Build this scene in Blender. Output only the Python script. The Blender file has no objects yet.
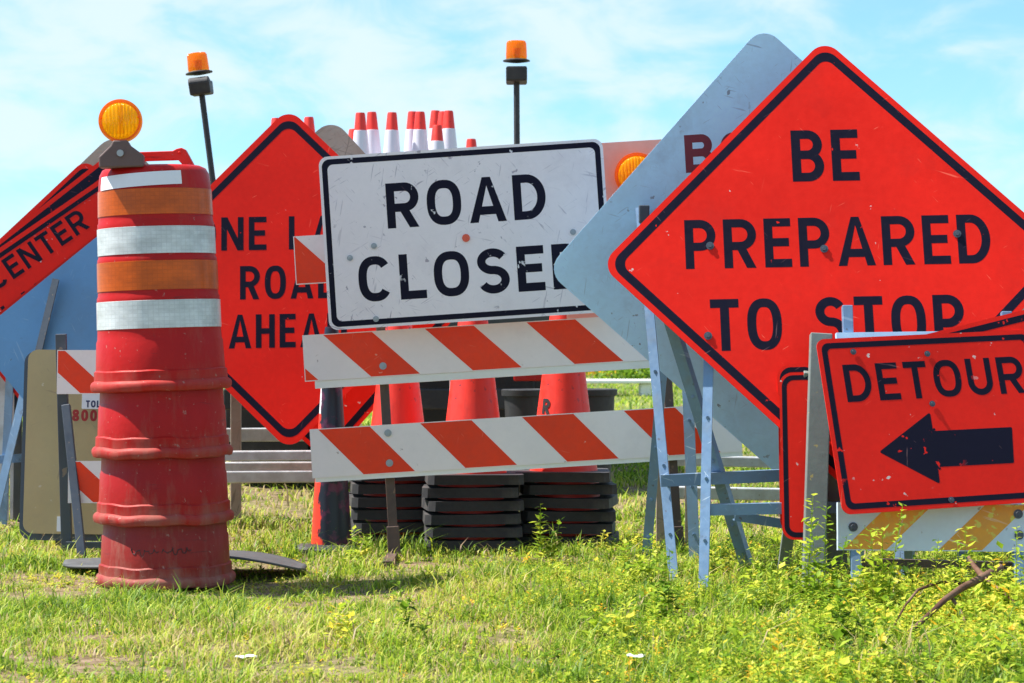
import bpy, math, random
import numpy as np
from mathutils import Vector, Matrix
random.seed(7)
rng = np.random.default_rng(11)
S = bpy.context.scene
COL = S.collection
R = math.radians
F = 85.0 / 36.0 * 1024.0            # focal length in pixels
CAMH = 1.0                          # eye height in metres

def at(px, py, Y):                  # a point at distance Y metres, seen at that place in the photograph
    return Vector(((px - 512) / F * Y, Y, CAMH + (341.5 - py) / F * Y))
def ground_at(px, Y, z=0.0):
    return Vector(((px - 512) / F * Y, Y, z))

# ------------------------------------------------------------------ mesh builder
class MB:
    def __init__(s): s.v = []; s.f = []; s.m = []
    def add(s, vs, fs, mi=0):
        o = len(s.v); s.v += [tuple(p) for p in vs]
        for q in fs: s.f.append(tuple(o + i for i in q)); s.m.append(mi)
    def box(s, c, size, rot=None, mi=0):
        c = Vector(c); hx, hy, hz = [k / 2 for k in size]
        P = [Vector((x, y, z)) for x in (-hx, hx) for y in (-hy, hy) for z in (-hz, hz)]
        if rot is not None: P = [rot @ p for p in P]
        s.add([c + p for p in P], [(0,1,3,2),(4,6,7,5),(0,4,5,1),(2,3,7,6),(0,2,6,4),(1,5,7,3)], mi)
    def bar(s, p0, p1, w, d, mi=0, face=Vector((0,-1,0))):   # beam w wide (seen from the front), d deep
        p0, p1 = Vector(p0), Vector(p1); ax = (p1 - p0); L = ax.length; ax.normalize()
        sd = ax.cross(face).normalized(); fr = sd.cross(ax).normalized()
        m = Matrix((sd, fr, ax)).transposed()
        s.box((p0 + p1) / 2, (w, d, L), m, mi)
    def angle(s, p0, p1, w=.036, t=.005, side=-1, mi=0, turn=24):      # L-section steel: one flange to the front, one going back
        p0, p1 = Vector(p0), Vector(p1); ax = (p1 - p0).normalized()
        sd = ax.cross(Vector((0,-1,0))).normalized()
        if sd.x < 0: sd = -sd
        fr = ax.cross(sd).normalized()
        if fr.y > 0: fr = -fr
        tr = R(turn) if abs(ax.z) > .6 else 0              # uprights stand turned a little, so one edge catches the sun
        f2 = (fr * math.cos(tr) - sd * math.sin(tr)).normalized(); s2 = (sd * math.cos(tr) + fr * math.sin(tr)).normalized()
        s.bar(p0, p1, w, t, mi, face=f2)
        o = s2 * (side * (w / 2 - t / 2)) - f2 * (w / 2 + t / 2 + .0005)
        s.bar(p0 + o, p1 + o, t, w, mi, face=f2)
    def tube(s, p0, p1, r0, r1=None, n=12, cap=True, mi=0):
        r1 = r0 if r1 is None else r1
        p0, p1 = Vector(p0), Vector(p1); ax = (p1 - p0).normalized()
        a = ax.orthogonal().normalized(); b = ax.cross(a)
        vs = []
        for p, r in ((p0, r0), (p1, r1)):
            for i in range(n):
                t = 2 * math.pi * i / n
                vs.append(p + (a * math.cos(t) + b * math.sin(t)) * r)
        fs = [(i, (i + 1) % n, n + (i + 1) % n, n + i) for i in range(n)]
        if cap: fs += [tuple(range(n - 1, -1, -1)), tuple(range(n, 2 * n))]
        s.add(vs, fs, mi)
    def lathe(s, prof, n=48, M=None, a0=0.0, a1=2 * math.pi, mi=0, fn=None, capb=False, capt=False):
        full = abs(a1 - a0 - 2 * math.pi) < 1e-6
        k = n if full else n + 1
        vs = []
        for (r, z) in prof:
            for i in range(k):
                t = a0 + (a1 - a0) * i / n
                rr, zz = (r, z) if fn is None else fn(r, z, t)
                p = Vector((rr * math.cos(t), rr * math.sin(t), zz))
                vs.append(M @ p if M is not None else p)
        fs = []
        for j in range(len(prof) - 1):
            for i in range(n):
                i2 = (i + 1) % k
                fs.append((j * k + i, j * k + i2, (j + 1) * k + i2, (j + 1) * k + i))
        if capb: fs.append(tuple(range(k - 1, -1, -1)))
        if capt: fs.append(tuple((len(prof) - 1) * k + i for i in range(k)))
        s.add(vs, fs, mi)
    def prism(s, pts, y0, y1, mi=0, M=None):                  # outline in x,z (anticlockwise from the front), from y0 (front) to y1
        n = len(pts)
        vs = [Vector((x, y0, z)) for x, z in pts] + [Vector((x, y1, z)) for x, z in pts]
        if M is not None: vs = [M @ p for p in vs]
        fs = [tuple(range(n)), tuple(range(2 * n - 1, n - 1, -1))]
        fs += [(i, n + i, n + (i + 1) % n, (i + 1) % n) for i in range(n)]
        s.add(vs, fs, mi)
    def sheet(s, pts, y, mi=0):
        s.add([(x, y, z) for x, z in pts], [tuple(range(len(pts)))], mi)
    def ring(s, outer, inner, y, mi=0):
        n = len(outer)
        s.add([(x, y, z) for x, z in outer] + [(x, y, z) for x, z in inner],
              [(i, (i + 1) % n, n + (i + 1) % n, n + i) for i in range(n)], mi)
    def build(s, name, mats, parent=None, M=None, smooth=None, bevel=0.0):
        me = bpy.data.meshes.new(name)
        me.from_pydata(s.v, [], s.f); me.update()
        if not isinstance(mats, (list, tuple)): mats = [mats]
        for m in mats: me.materials.append(m)
        me.polygons.foreach_set('material_index', s.m)
        if smooth is not None:
            me.polygons.foreach_set('use_smooth', [True] * len(s.f))
            me.set_sharp_from_angle(angle=R(smooth))
        o = bpy.data.objects.new(name, me); COL.objects.link(o)
        if parent is not None: o.parent = parent
        if M is not None: o.matrix_local = M
        if bevel:
            b = o.modifiers.new('bevel', 'BEVEL'); b.width = bevel; b.segments = 2; b.limit_method = 'ANGLE'
        return o

def tag(o, label=None, cat=None, group=None, kind=None):
    for k, v in (('label', label), ('category', cat), ('group', group), ('kind', kind)):
        if v: o[k] = v
    return o
def thing(name, label, cat, loc=(0, 0, 0), group=None, rot=(0, 0, 0)):
    o = bpy.data.objects.new(name, None); COL.objects.link(o)
    o.empty_display_size = .1; o.location = loc; o.rotation_euler = rot
    return tag(o, label, cat, group)
def copy_tree(o, parent=None):
    c = o.copy(); COL.objects.link(c)
    if parent is not None: c.parent = parent
    for ch in list(o.children): copy_tree(ch, c)
    return c

# ------------------------------------------------------------------ materials
class NT:
    def __init__(s, name):
        s.mat = bpy.data.materials.new(name); s.mat.use_nodes = True
        s.t = s.mat.node_tree; s.p = s.t.nodes['Principled BSDF']
        s.co = s.t.nodes.new('ShaderNodeTexCoord')
    def n(s, typ, **kw):
        x = s.t.nodes.new(typ)
        for k, v in kw.items(): setattr(x, k, v)
        return x
    def l(s, a, b): s.t.links.new(a, b)
    def mapping(s, scale=(1, 1, 1), rot=(0, 0, 0), loc=(0, 0, 0), src=None):
        m = s.n('ShaderNodeMapping'); m.inputs['Scale'].default_value = scale
        m.inputs['Rotation'].default_value = rot; m.inputs['Location'].default_value = loc
        s.l(src or s.co.outputs['Object'], m.inputs['Vector']); return m.outputs[0]
    def noise(s, vec, scale, detail=4, rough=.55, dist=0):
        x = s.n('ShaderNodeTexNoise'); x.inputs['Scale'].default_value = scale
        x.inputs['Detail'].default_value = detail; x.inputs['Roughness'].default_value = rough
        x.inputs['Distortion'].default_value = dist
        s.l(vec, x.inputs['Vector']); return x.outputs['Fac']
    def ramp(s, fac, a, b, va=0.0, vb=1.0):
        x = s.n('ShaderNodeMapRange'); x.clamp = True
        x.inputs[1].default_value = a; x.inputs[2].default_value = b
        x.inputs[3].default_value = va; x.inputs[4].default_value = vb
        s.l(fac, x.inputs[0]); return x.outputs[0]
    def math(s, op, a, b):
        x = s.n('ShaderNodeMath', operation=op)
        for i, q in enumerate((a, b)):
            if hasattr(q, 'links'): s.l(q, x.inputs[i])
            else: x.inputs[i].default_value = q
        return x.outputs[0]
    def mix(s, fac, a, b, mode='MIX'):
        x = s.n('ShaderNodeMixRGB', blend_type=mode)
        for i, q in enumerate((fac, a, b)):
            if hasattr(q, 'links'): s.l(q, x.inputs[i])
            elif i == 0: x.inputs[0].default_value = q
            else: x.inputs[i].default_value = (*q[:3], 1)
        return x.outputs[0]
    def bump(s, h, strength=.2, dist=.002):
        b = s.n('ShaderNodeBump'); b.inputs['Strength'].default_value = strength
        b.inputs['Distance'].default_value = dist
        s.l(h, b.inputs['Height']); s.l(b.outputs[0], s.p.inputs['Normal'])

def worn(name, base, rough=.5, var=.12, spot=None, spot_at=.70, scratch=None, scratch_at=.70, dirt=None, dirt_at=(.5, .8),
         dirt_amt=.6, dirt_scale=3.0, metallic=0.0, spec=.5, bump=.0, seed=0.0, stretch=(1, 1, 1)):
    t = NT(name); off = (seed * 3.1, seed * 1.7, seed * 5.3)
    v = t.mapping(loc=off)
    n1 = t.noise(v, 2.2, 5)
    col = t.mix(1.0, base, t.mix(t.ramp(n1, .3, .7), (1 - var,) * 3, (1 + var * .6,) * 3), 'MULTIPLY')
    n2 = t.noise(v, 38, 5, .6)
    col = t.mix(.35 * var * 4, col, t.mix(t.ramp(n2, .35, .65), (.75,) * 3, (1.1,) * 3), 'MULTIPLY')
    rfac = t.ramp(n2, .3, .7, max(.05, rough - .12), min(1, rough + .12))
    if dirt is not None:
        nd = t.noise(t.mapping(loc=off, scale=stretch), dirt_scale, 7, .66)
        col = t.mix(t.ramp(nd, dirt_at[0], dirt_at[1], 0, dirt_amt), col, dirt)
    if spot is not None:
        ns = t.noise(v, 26, 3, .5)
        ns2 = t.noise(v, 3.5, 2)
        ms = t.math('MULTIPLY', t.ramp(ns, spot_at, spot_at + .025), t.ramp(ns2, .42, .52))
        col = t.mix(ms, col, spot)
    if scratch is not None:
        ms = None
        for a, sc in ((.5, 1.0), (-.9, 1.4), (1.35, .55), (-.3, .4)):
            vv = t.mapping(scale=(5.5 * sc, 1, 70 * sc), loc=off, src=t.mapping(rot=(0, a, 0)))
            k = t.ramp(t.noise(vv, 1.6, 2, .5), scratch_at, scratch_at + .03)
            ms = k if ms is None else t.math('MAXIMUM', ms, k)
        reg = t.ramp(t.noise(t.mapping(loc=(off[0] + 9, 0, off[2])), 2.6, 3, .6), .40, .62, .08, .9)
        col = t.mix(t.math('MULTIPLY', ms, reg), col, scratch)
    t.l(col, t.p.inputs['Base Color']); t.l(rfac, t.p.inputs['Roughness'])
    t.p.inputs['Metallic'].default_value = metallic
    t.p.inputs['Specular IOR Level'].default_value = spec
    if bump: t.bump(t.noise(v, 60, 4), bump, .003)
    return t.mat

RED = (.77, .018, .009)
def red_sign(seed, amt=.70):
    return worn('fluorescent red sign sheeting', RED, .42, .13, spot=(.62, .5, .48), spot_at=amt, scratch=(.95, .16, .1), scratch_at=.745,
                dirt=(.46, .02, .015), dirt_at=(.52, .82), dirt_amt=.55, seed=seed, spec=.12)
def ink(seed, under=RED, amt=.70):
    return worn('black sign ink', (.008, .007, .020), .5, .15, spot=under, spot_at=amt - .02, scratch=(.16, .09, .1), scratch_at=.735, seed=seed, spec=.12)
M = dict(
    white_sign=worn('white sign sheeting', (.86, .775, .785), .4, .06, spot=(.42, .36, .40), spot_at=.69, scratch=(.36, .30, .36), scratch_at=.69,
                    dirt=(.55, .47, .50), dirt_at=(.55, .85), dirt_amt=.6, seed=2, spec=.3),
    board_white=worn('white board sheeting', (.86, .77, .75), .42, .05, spot=(.48, .38, .36), spot_at=.73, scratch=(.6, .5, .5), scratch_at=.75,
                     dirt=(.60, .52, .50), dirt_at=(.55, .85), dirt_amt=.5, seed=3, spec=.3),
    board_red=worn('orange red board sheeting', (.90, .048, .005), .4, .14, spot=(.9, .3, .2), spot_at=.72, scratch=(.9, .18, .10), scratch_at=.72, seed=4, spec=.3),
    plastic_white=worn('white plastic board', (.84, .82, .78), .5, .06, dirt=(.5, .45, .4), dirt_amt=.5, seed=5),
    board_orange=worn('faded orange sheeting', (.70, .31, .022), .45, .18, spot=(.62, .56, .08), spot_at=.60, scratch=(.75, .7, .6), scratch_at=.71, seed=6),
    alu=worn('weathered aluminium tinted skylight blue', (.50, .76, 1.0), .55, .13, spot=(.25, .3, .38), spot_at=.69, scratch=(.30, .40, .54), scratch_at=.685,  # blue skylight on the shaded side is mixed into this base colour
             dirt=(.28, .38, .52), dirt_at=(.54, .80), dirt_amt=.6, metallic=.0, seed=7, dirt_scale=5),
    blue_alu=worn('aluminium sheet tinted skylight blue', (.13, .31, .56), .5, .10, spot=(.10, .16, .24), spot_at=.70, scratch=(.32, .46, .62), scratch_at=.71,  # grey sheet in shade, its skylight blue put into the colour
                  dirt=(.12, .2, .32), dirt_at=(.5, .8), dirt_amt=.5, metallic=.1, seed=8),
    steel=worn('steel tinted skylight blue', (.155, .255, .40), .45, .16, spot=(.12, .14, .18), spot_at=.67, scratch=(.5, .6, .7), scratch_at=.70,  # blue of skylit shade painted into the steel's own colour
               dirt=(.16, .17, .18), dirt_at=(.5, .75), dirt_amt=.6, dirt_scale=9, metallic=.2, seed=9, bump=.1),
    galv=worn('galvanised rail steel', (.58, .59, .60), .45, .12, spot=(.25, .22, .2), spot_at=.68, dirt=(.22, .2, .18), dirt_at=(.45, .75), dirt_amt=.7,
              dirt_scale=6, metallic=.35, seed=10, bump=.1),
    dark_steel=worn('dark steel', (.07, .085, .11), .5, .2, spot=(.2, .16, .13), spot_at=.66, seed=11, metallic=.3),
    rust=worn('rusty brown steel post', (.085, .055, .045), .6, .25, spot=(.2, .12, .08), spot_at=.62, dirt=(.19, .10, .06), dirt_at=(.45, .7), seed=12, bump=.2),
    wood=worn('grey weathered plywood', (.33, .26, .21), .8, .15, scratch=(.2, .16, .13), scratch_at=.66, dirt=(.42, .37, .32), dirt_at=(.45, .7), seed=13, bump=.2, spec=.2),
    tan=worn('tan bronze sign back', (.42, .325, .165), .55, .10, spot=(.5, .42, .3), spot_at=.70, scratch=(.26, .2, .12), scratch_at=.72,
             dirt=(.46, .42, .36), dirt_at=(.60, .75), dirt_amt=.7, seed=14),
    black=worn('black plastic', (.022, .022, .025), .55, .2, dirt=(.09, .085, .08), dirt_at=(.5, .8), seed=15, bump=.1),
    rubber=worn('recycled rubber base', (.022, .022, .026), .75, .3, dirt=(.16, .145, .13), dirt_at=(.50, .78), seed=16, bump=.3),
    mat=worn('grey black rubber mat', (.075, .077, .08), .65, .2, dirt=(.16, .155, .15), dirt_at=(.5, .8), seed=17, bump=.3),
    bolt=worn('zinc bolt', (.42, .44, .46), .4, .2, metallic=.6, seed=18),
    maroon=worn('maroon stencil paint', (.20, .025, .045), .6, .2, spot=(.45, .5, .6), spot_at=.69, seed=19),
    cone=worn('orange cone vinyl', (.80, .030, .016), .5, .10, spot=(.15, .02, .03), spot_at=.66, dirt=(.30, .03, .03), dirt_at=(.55, .8), dirt_amt=.6,
              stretch=(2, 2, .6), dirt_scale=5, seed=20),
    collar=worn('white cone collar', (.66, .66, .74), .4, .05, dirt=(.6, .58, .6), dirt_amt=.4, seed=21),
    tape_white=worn('white sticker', (.74, .76, .82), .4, .05, dirt=(.5, .5, .52), dirt_amt=.4, seed=22),
    brownplastic=worn('brown grey battery case', (.125, .075, .070), .55, .18, dirt=(.26, .2, .18), dirt_at=(.5, .8), seed=23, bump=.1),
    pale=worn('pale salmon painted board', (.90, .36, .27), .5, .08, spot=(.5, .25, .2), spot_at=.73, dirt=(.85, .55, .48), dirt_at=(.4, .75), seed=24),
    navy=worn('navy print', (.03, .04, .12), .5, .1, seed=25),
    truckpaint=worn('dark green truck paint', (.045, .055, .05), .5, .15, dirt=(.12, .11, .09), dirt_at=(.5, .8), seed=26),
    tyre=worn('tyre rubber', (.02, .02, .02), .8, .2, dirt=(.1, .09, .08), dirt_at=(.5, .8), seed=27, bump=.2),
    redlens=worn('red lamp lens', (.4, .01, .01), .2, .05, seed=28),
    bark=worn('dry brown branch', (.10, .050, .034), .85, .25, dirt=(.33, .22, .15), dirt_at=(.45, .7), seed=29, bump=.4, spec=.1),
    paper=worn('white paper scrap', (.75, .75, .72), .8, .08, seed=30),
)

def drum_mat(name, seed, dust, col=(.38, .007, .006)):
    t = NT(name); v = t.mapping(loc=(seed, seed * 2, 0))
    n = t.noise(v, 4, 7, .65)
    nz = t.noise(t.mapping(loc=(seed, 0, 0), scale=(5, 5, 1.1)), 2.6, 7, .7)
    sep = t.n('ShaderNodeSeparateXYZ'); t.l(t.co.outputs['Object'], sep.inputs[0])
    c = t.mix(t.ramp(n, .3, .7), tuple(k * .90 for k in col), tuple(k * 1.10 for k in col))
    # dust, plus sunlit ledge highlights painted as extra dust near each drum's bottom
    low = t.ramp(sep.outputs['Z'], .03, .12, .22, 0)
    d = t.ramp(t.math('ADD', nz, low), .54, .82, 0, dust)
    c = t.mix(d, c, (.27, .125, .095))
    sc = t.ramp(t.noise(t.mapping(scale=(3, 3, 30), rot=(0, .35, 0)), 1.8, 3), .70, .74)
    c = t.mix(t.math('MULTIPLY', sc, .6), c, (.09, .012, .012))
    ft = t.ramp(t.noise(t.mapping(scale=(1.2, 1.2, 14), loc=(seed * 4, 0, seed)), 3.2, 6, .75), .60, .68)
    c = t.mix(t.math('MULTIPLY', ft, .55), c, (.075, .018, .018))
    sp = t.ramp(t.noise(t.mapping(loc=(seed, seed, 7)), 42, 4, .6), .66, .70)
    c = t.mix(t.math('MULTIPLY', sp, .6), c, (.36, .22, .18))
    t.l(c, t.p.inputs['Base Color'])
    t.p.inputs['Specular IOR Level'].default_value = .2
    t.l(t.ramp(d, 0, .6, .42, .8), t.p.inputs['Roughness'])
    t.bump(t.noise(v, 9, 3), .35, .012)
    return t.mat
def band_mat(name, base, seed):
    t = NT(name)
    br = t.n('ShaderNodeTexBrick'); br.offset = 0
    br.inputs['Scale'].default_value = 1; br.inputs['Mortar Size'].default_value = .0016
    br.inputs['Brick Width'].default_value = .021; br.inputs['Row Height'].default_value = .016
    for k, q in (('Color1', (1, 1, 1, 1)), ('Color2', (.88, .88, .88, 1)), ('Mortar', (.80, .80, .80, 1))): br.inputs[k].default_value = q
    # wrap the grid round the drum: angle * radius, height
    sep = t.n('ShaderNodeSeparateXYZ'); t.l(t.co.outputs['Object'], sep.inputs[0])
    an = t.math('MULTIPLY', t.math('ARCTAN2', sep.outputs['Y'], sep.outputs['X']), .25)
    cb = t.n('ShaderNodeCombineXYZ'); t.l(an, cb.inputs[0]); t.l(sep.outputs['Z'], cb.inputs[1]); t.l(cb.outputs[0], br.inputs['Vector'])
    n = t.noise(t.mapping(loc=(seed, 0, 0), scale=(1, 1, 2)), 7, 6, .65)
    c = t.mix(1, base, t.mix(t.ramp(n, .35, .7), (.72,) * 3, (1.08,) * 3), 'MULTIPLY')
    c = t.mix(.7, c, br.outputs['Color'], 'MULTIPLY')
    t.l(c, t.p.inputs['Base Color'])
    t.p.inputs['Roughness'].default_value = .3; t.p.inputs['Metallic'].default_value = .15
    t.p.inputs['Specular IOR Level'].default_value = .3; t.p.inputs['Coat Weight'].default_value = .1; t.p.inputs['Coat Roughness'].default_value = .15
    t.bump(n, .3, .004)
    return t.mat
def lens_mat(name, col, ribs=70.0):
    t = NT(name)
    w = t.n('ShaderNodeTexWave', wave_type='BANDS', bands_direction='X'); w.inputs['Scale'].default_value = ribs
    t.l(t.co.outputs['Object'], w.inputs['Vector'])
    t.p.inputs['Base Color'].default_value = (*col, 1)
    t.p.inputs['Roughness'].default_value = .16
    t.p.inputs['Coat Weight'].default_value = .5
    t.bump(w.outputs['Fac'], .6, .006)
    tr = t.n('ShaderNodeBsdfTranslucent'); tr.inputs['Color'].default_value = (min(1, col[0] * 1.05), col[1] * 1.15, col[2], 1)
    tp = t.n('ShaderNodeBsdfTransparent'); tp.inputs['Color'].default_value = (1.0, .66, .08, 1)
    m1 = t.n('ShaderNodeMixShader'); m1.inputs[0].default_value = .55
    t.l(t.p.outputs[0], m1.inputs[1]); t.l(tr.outputs[0], m1.inputs[2])
    m2 = t.n('ShaderNodeMixShader'); m2.inputs[0].default_value = .42
    t.l(m1.outputs[0], m2.inputs[1]); t.l(tp.outputs[0], m2.inputs[2])
    t.l(m2.outputs[0], t.t.nodes['Material Output'].inputs['Surface'])
    return t.mat
M['amber'] = lens_mat('amber lens', (1.0, .55, .006), 45)
M['amber_orange'] = lens_mat('orange amber beacon lens', (.95, .20, .004), 60)
M['amber_core'] = worn('yellow reflector core', (.95, .62, .03), .2, .1, seed=31)
M['band_orange'] = band_mat('orange reflective band', (.62, .100, .001), 3)
M['band_white'] = band_mat('white reflective band', (.66, .70, .72), 5)

def tar_mat():
    t = NT('orange cone with black tar'); v = t.mapping()
    sep = t.n('ShaderNodeSeparateXYZ'); t.l(t.co.outputs['Object'], sep.inputs[0])
    n = t.noise(t.mapping(scale=(1, 1, .45)), 16, 5, .6)
    k = t.math('ADD', t.math('MULTIPLY', sep.outputs['X'], 7.0), t.math('MULTIPLY', n, 1.1))
    k = t.ramp(k, .22, .27)
    wh = t.ramp(sep.outputs['Z'], .655, .66)
    base = t.mix(wh, (.78, .045, .02), (.75, .74, .76))
    wet = t.mix(t.ramp(t.noise(v, 11, 4), .52, .60), (.008, .010, .022), (.10, .012, .05))
    t.l(t.mix(k, base, wet), t.p.inputs['Base Color'])
    t.p.inputs['Roughness'].default_value = .38
    return t.mat
M['tar'] = tar_mat()

# ------------------------------------------------------------------ sign lettering drawn with strokes
def arc(cx, cy, rx, ry, a0, a1, n=14):
    return [(cx + rx * math.cos(R(a0 + (a1 - a0) * i / n)), cy + ry * math.sin(R(a0 + (a1 - a0) * i / n))) for i in range(n + 1)]
def sup(cx, cy, rx, ry, a0, a1, n=36, p=2.5):
    o = []
    for i in range(n + 1):
        a = R(a0 + (a1 - a0) * i / n); c, s_ = math.cos(a), math.sin(a)
        o.append((cx + rx * math.copysign(abs(c) ** (2 / p), c), cy + ry * math.copysign(abs(s_) ** (2 / p), s_)))
    return o
GW = dict(E=.54, F=.54, L=.52, O=.70, D=.66, A=.74, R=.66, T=.58, P=.62, B=.64, S=.64, C=.66, U=.64, H=.64, N=.68)
GW.update({'8': .6, '0': .6, ' ': .36, '-': .4})
def glyph(ch, w, t):
    l, r, b, T = t / 2, w - t / 2, t / 2, 1 - t / 2
    V = lambda x: ([(x, 0), (x, 1)], False)
    H = lambda y, x0, x1: ([(x0, y), (x1, y)], False)
    if ch == 'I': return [V(l)]
    if ch == 'E': return [V(l), H(T, t, w), H(.51, t, w * .92), H(b, t, w)]
    if ch == 'F': return [V(l), H(T, t, w), H(.48, t, w * .9)]
    if ch == 'L': return [V(l), H(b, t, w)]
    if ch == 'T': return [H(T, 0, w), ([(w / 2, 0), (w / 2, 1 - t)], False)]
    if ch == 'H': return [V(l), V(r), H(.5, t, w - t)]
    if ch == 'N': return [V(l), V(r), ([(l - .02, 1.05), (r + .02, -.05)], False)]
    if ch in 'O0': return [(sup(w / 2, .5, r - w / 2, .5 - t / 2, 0, 360)[:-1], True)]
    if ch == 'C': return [(sup(w / 2, .5, r - w / 2, .5 - t / 2, 38, 322), False)]
    if ch == '8': return [(sup(w / 2, .74, (r - w / 2) * .9, .26 - t / 2 + .02, 0, 360, p=2.2)[:-1], True), (sup(w / 2, .27, r - w / 2, .27 - t / 2 + .02, 0, 360, p=2.2)[:-1], True)]
    if ch == 'D': return [V(l), ([(t, T), (w * .42, T)] + arc(w * .42, .5, r - w * .42, .5 - t / 2, 90, -90, 20)[1:-1] + [(w * .42, b), (t, b)], False)]
    if ch in 'PR':
        m = .45; ry = (T - m) / 2; xc = r - ry * .95
        o = [V(l), ([(t, T), (xc, T)] + arc(xc, (T + m) / 2, r - xc, ry, 90, -90)[1:-1] + [(xc, m), (t, m)], False)]
        if ch == 'R': o.append(([(w * .50, m), (w - t * .5, -.06)], False))
        return o
    if ch == 'B':
        m = .52; o = [V(l)]
        for (lo, hi, rr) in ((m, T, r - .02), (b, m, r)):
            ry = (hi - lo) / 2; xc = rr - ry * .95
            o.append(([(t, hi), (xc, hi)] + arc(xc, (hi + lo) / 2, rr - xc, ry, 90, -90)[1:-1] + [(xc, lo), (t, lo)], False))
        return o
    if ch == 'U': return [([(l, 1), (l, .36)] + arc(w / 2, .36, r - w / 2, .36 - t / 2, 180, 360, 20)[1:-1] + [(r, .36), (r, 1)], False)]
    if ch == 'A': return [([(t * .52 - .035, -.1), (w / 2, 1.05), (w - t * .52 + .035, -.1)], False), H(.26, w * .27, w * .73)]
    if ch == 'S':
        ru, rl = (T - .52) / 2, (.52 - b) / 2
        return [(arc(w / 2, .52 + ru, (r - w / 2) * .95, ru, 28, 270, 22) + arc(w / 2, .52 - rl, r - w / 2, rl, 90, -152, 24)[1:], False)]
    if ch == '-': return [H(.45, 0, w)]
    return []
def clip(poly, i, lim, less):
    out = []
    for k in range(len(poly)):
        a, b = poly[k - 1], poly[k]
        ia, ib = (a[i] <= lim) == less, (b[i] <= lim) == less
        if ia != ib:
            u = (lim - a[i]) / (b[i] - a[i]); out.append((a[0] + u * (b[0] - a[0]), a[1] + u * (b[1] - a[1])))
        if ib: out.append(b)
    return out
def stroke(pts, t, closed):
    n = len(pts); L = []; Rr = []
    for i in range(n):
        p = Vector(pts[i]); a = Vector(pts[(i - 1) % n]) if (closed or i > 0) else None; b = Vector(pts[(i + 1) % n]) if (closed or i < n - 1) else None
        d0 = (p - a).normalized() if a is not None else (b - p).normalized()
        d1 = (b - p).normalized() if b is not None else d0
        n0, n1 = Vector((-d0.y, d0.x)), Vector((-d1.y, d1.x)); m = (n0 + n1)
        m = m.normalized() if m.length > 1e-6 else n0
        k = min(2.6, 1 / max(.2, m.dot(n1)))
        L.append(p + m * (k * t / 2)); Rr.append(p - m * (k * t / 2))
    q = []
    for i in range(n if closed else n - 1):
        j = (i + 1) % n
        q.append([tuple(Rr[i]), tuple(Rr[j]), tuple(L[j]), tuple(L[i])])
    return q
def text_polys(s_, cap, width, t=.19):
    nat = sum(GW.get(c, t if c == 'I' else .6) for c in s_); gaps = (len(s_) - 1) * .16
    k = (width / cap) / (nat + gaps); x = 0.0; out = []
    for c in s_:
        w = GW.get(c, .6) * k
        if c == 'I': w = t
        for li, (pts, cl) in enumerate(glyph(c, w, t)):
            for q in stroke(pts, t, cl):
                q = clip(clip(q, 1, 0.0, False), 1, 1.0, True)
                if len(q) >= 3: out.append((li, [((x + a) * cap, b * cap) for a, b in q]))
        x += w + .16 * k
    return out
def put_text(mb, s_, x0, x1, z, cap, t=.19, y=-.0004, mi=0):
    for li, q in text_polys(s_, cap, x1 - x0, t):
        mb.sheet([(x0 + a, z + b) for a, b in q], y - li * .00004, mi)

# ------------------------------------------------------------------ outlines
def rpoly(pts, r, n=8):                                # round the corners of an anticlockwise outline
    out = []; N = len(pts)
    for i in range(N):
        p = Vector(pts[i]); a = (Vector(pts[i - 1]) - p); b = (Vector(pts[(i + 1) % N]) - p)
        an = a.angle(b); a.normalize(); b.normalize()
        d = r / math.tan(an / 2); c = p + (a + b).normalized() * (r / math.sin(an / 2))
        s0, s1 = p + a * d, p + b * d
        t0 = math.atan2(s0.y - c.y, s0.x - c.x); t1 = math.atan2(s1.y - c.y, s1.x - c.x)
        while t1 < t0: t1 += 2 * math.pi
        for k in range(n + 1):
            t = t0 + (t1 - t0) * k / n
            out.append((c.x + r * math.cos(t), c.y + r * math.sin(t)))
    return out
def rrect(w, h, r): return rpoly([(-w / 2, -h / 2), (w / 2, -h / 2), (w / 2, h / 2), (-w / 2, h / 2)], r)
def rdiamond(e, r):                                    # square of edge e standing on its corner
    k = e / math.sqrt(2); return rpoly([(0, -k), (k, 0), (0, k), (-k, 0)], r)

class Frame:                                           # where a flat sign stands: its centre, roll, lean and yaw
    def __init__(s, px, py, Y, roll=0, lean=0, yaw=0):
        s.M = Matrix.Translation(at(px, py, Y)) @ Matrix.Rotation(R(yaw), 4, 'Z') @ Matrix.Rotation(R(-lean), 4, 'X') @ Matrix.Rotation(R(-roll), 4, 'Y')
        s.I = s.M.inverted()
    def loc(s, px, py):
        o = s.I @ Vector((0, 0, CAMH)); d = (s.I @ at(px, py, 10)) - o
        u = -o.y / d.y; p = o + d * u; return p.x, p.z
    def world(s, x, z, y=0): return s.M @ Vector((x, y, z))
    def rel(s, root): return Matrix.Translation(-Vector(root.location)) @ s.M
def W(root, p): return Vector(p) - Vector(root.location)


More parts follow.
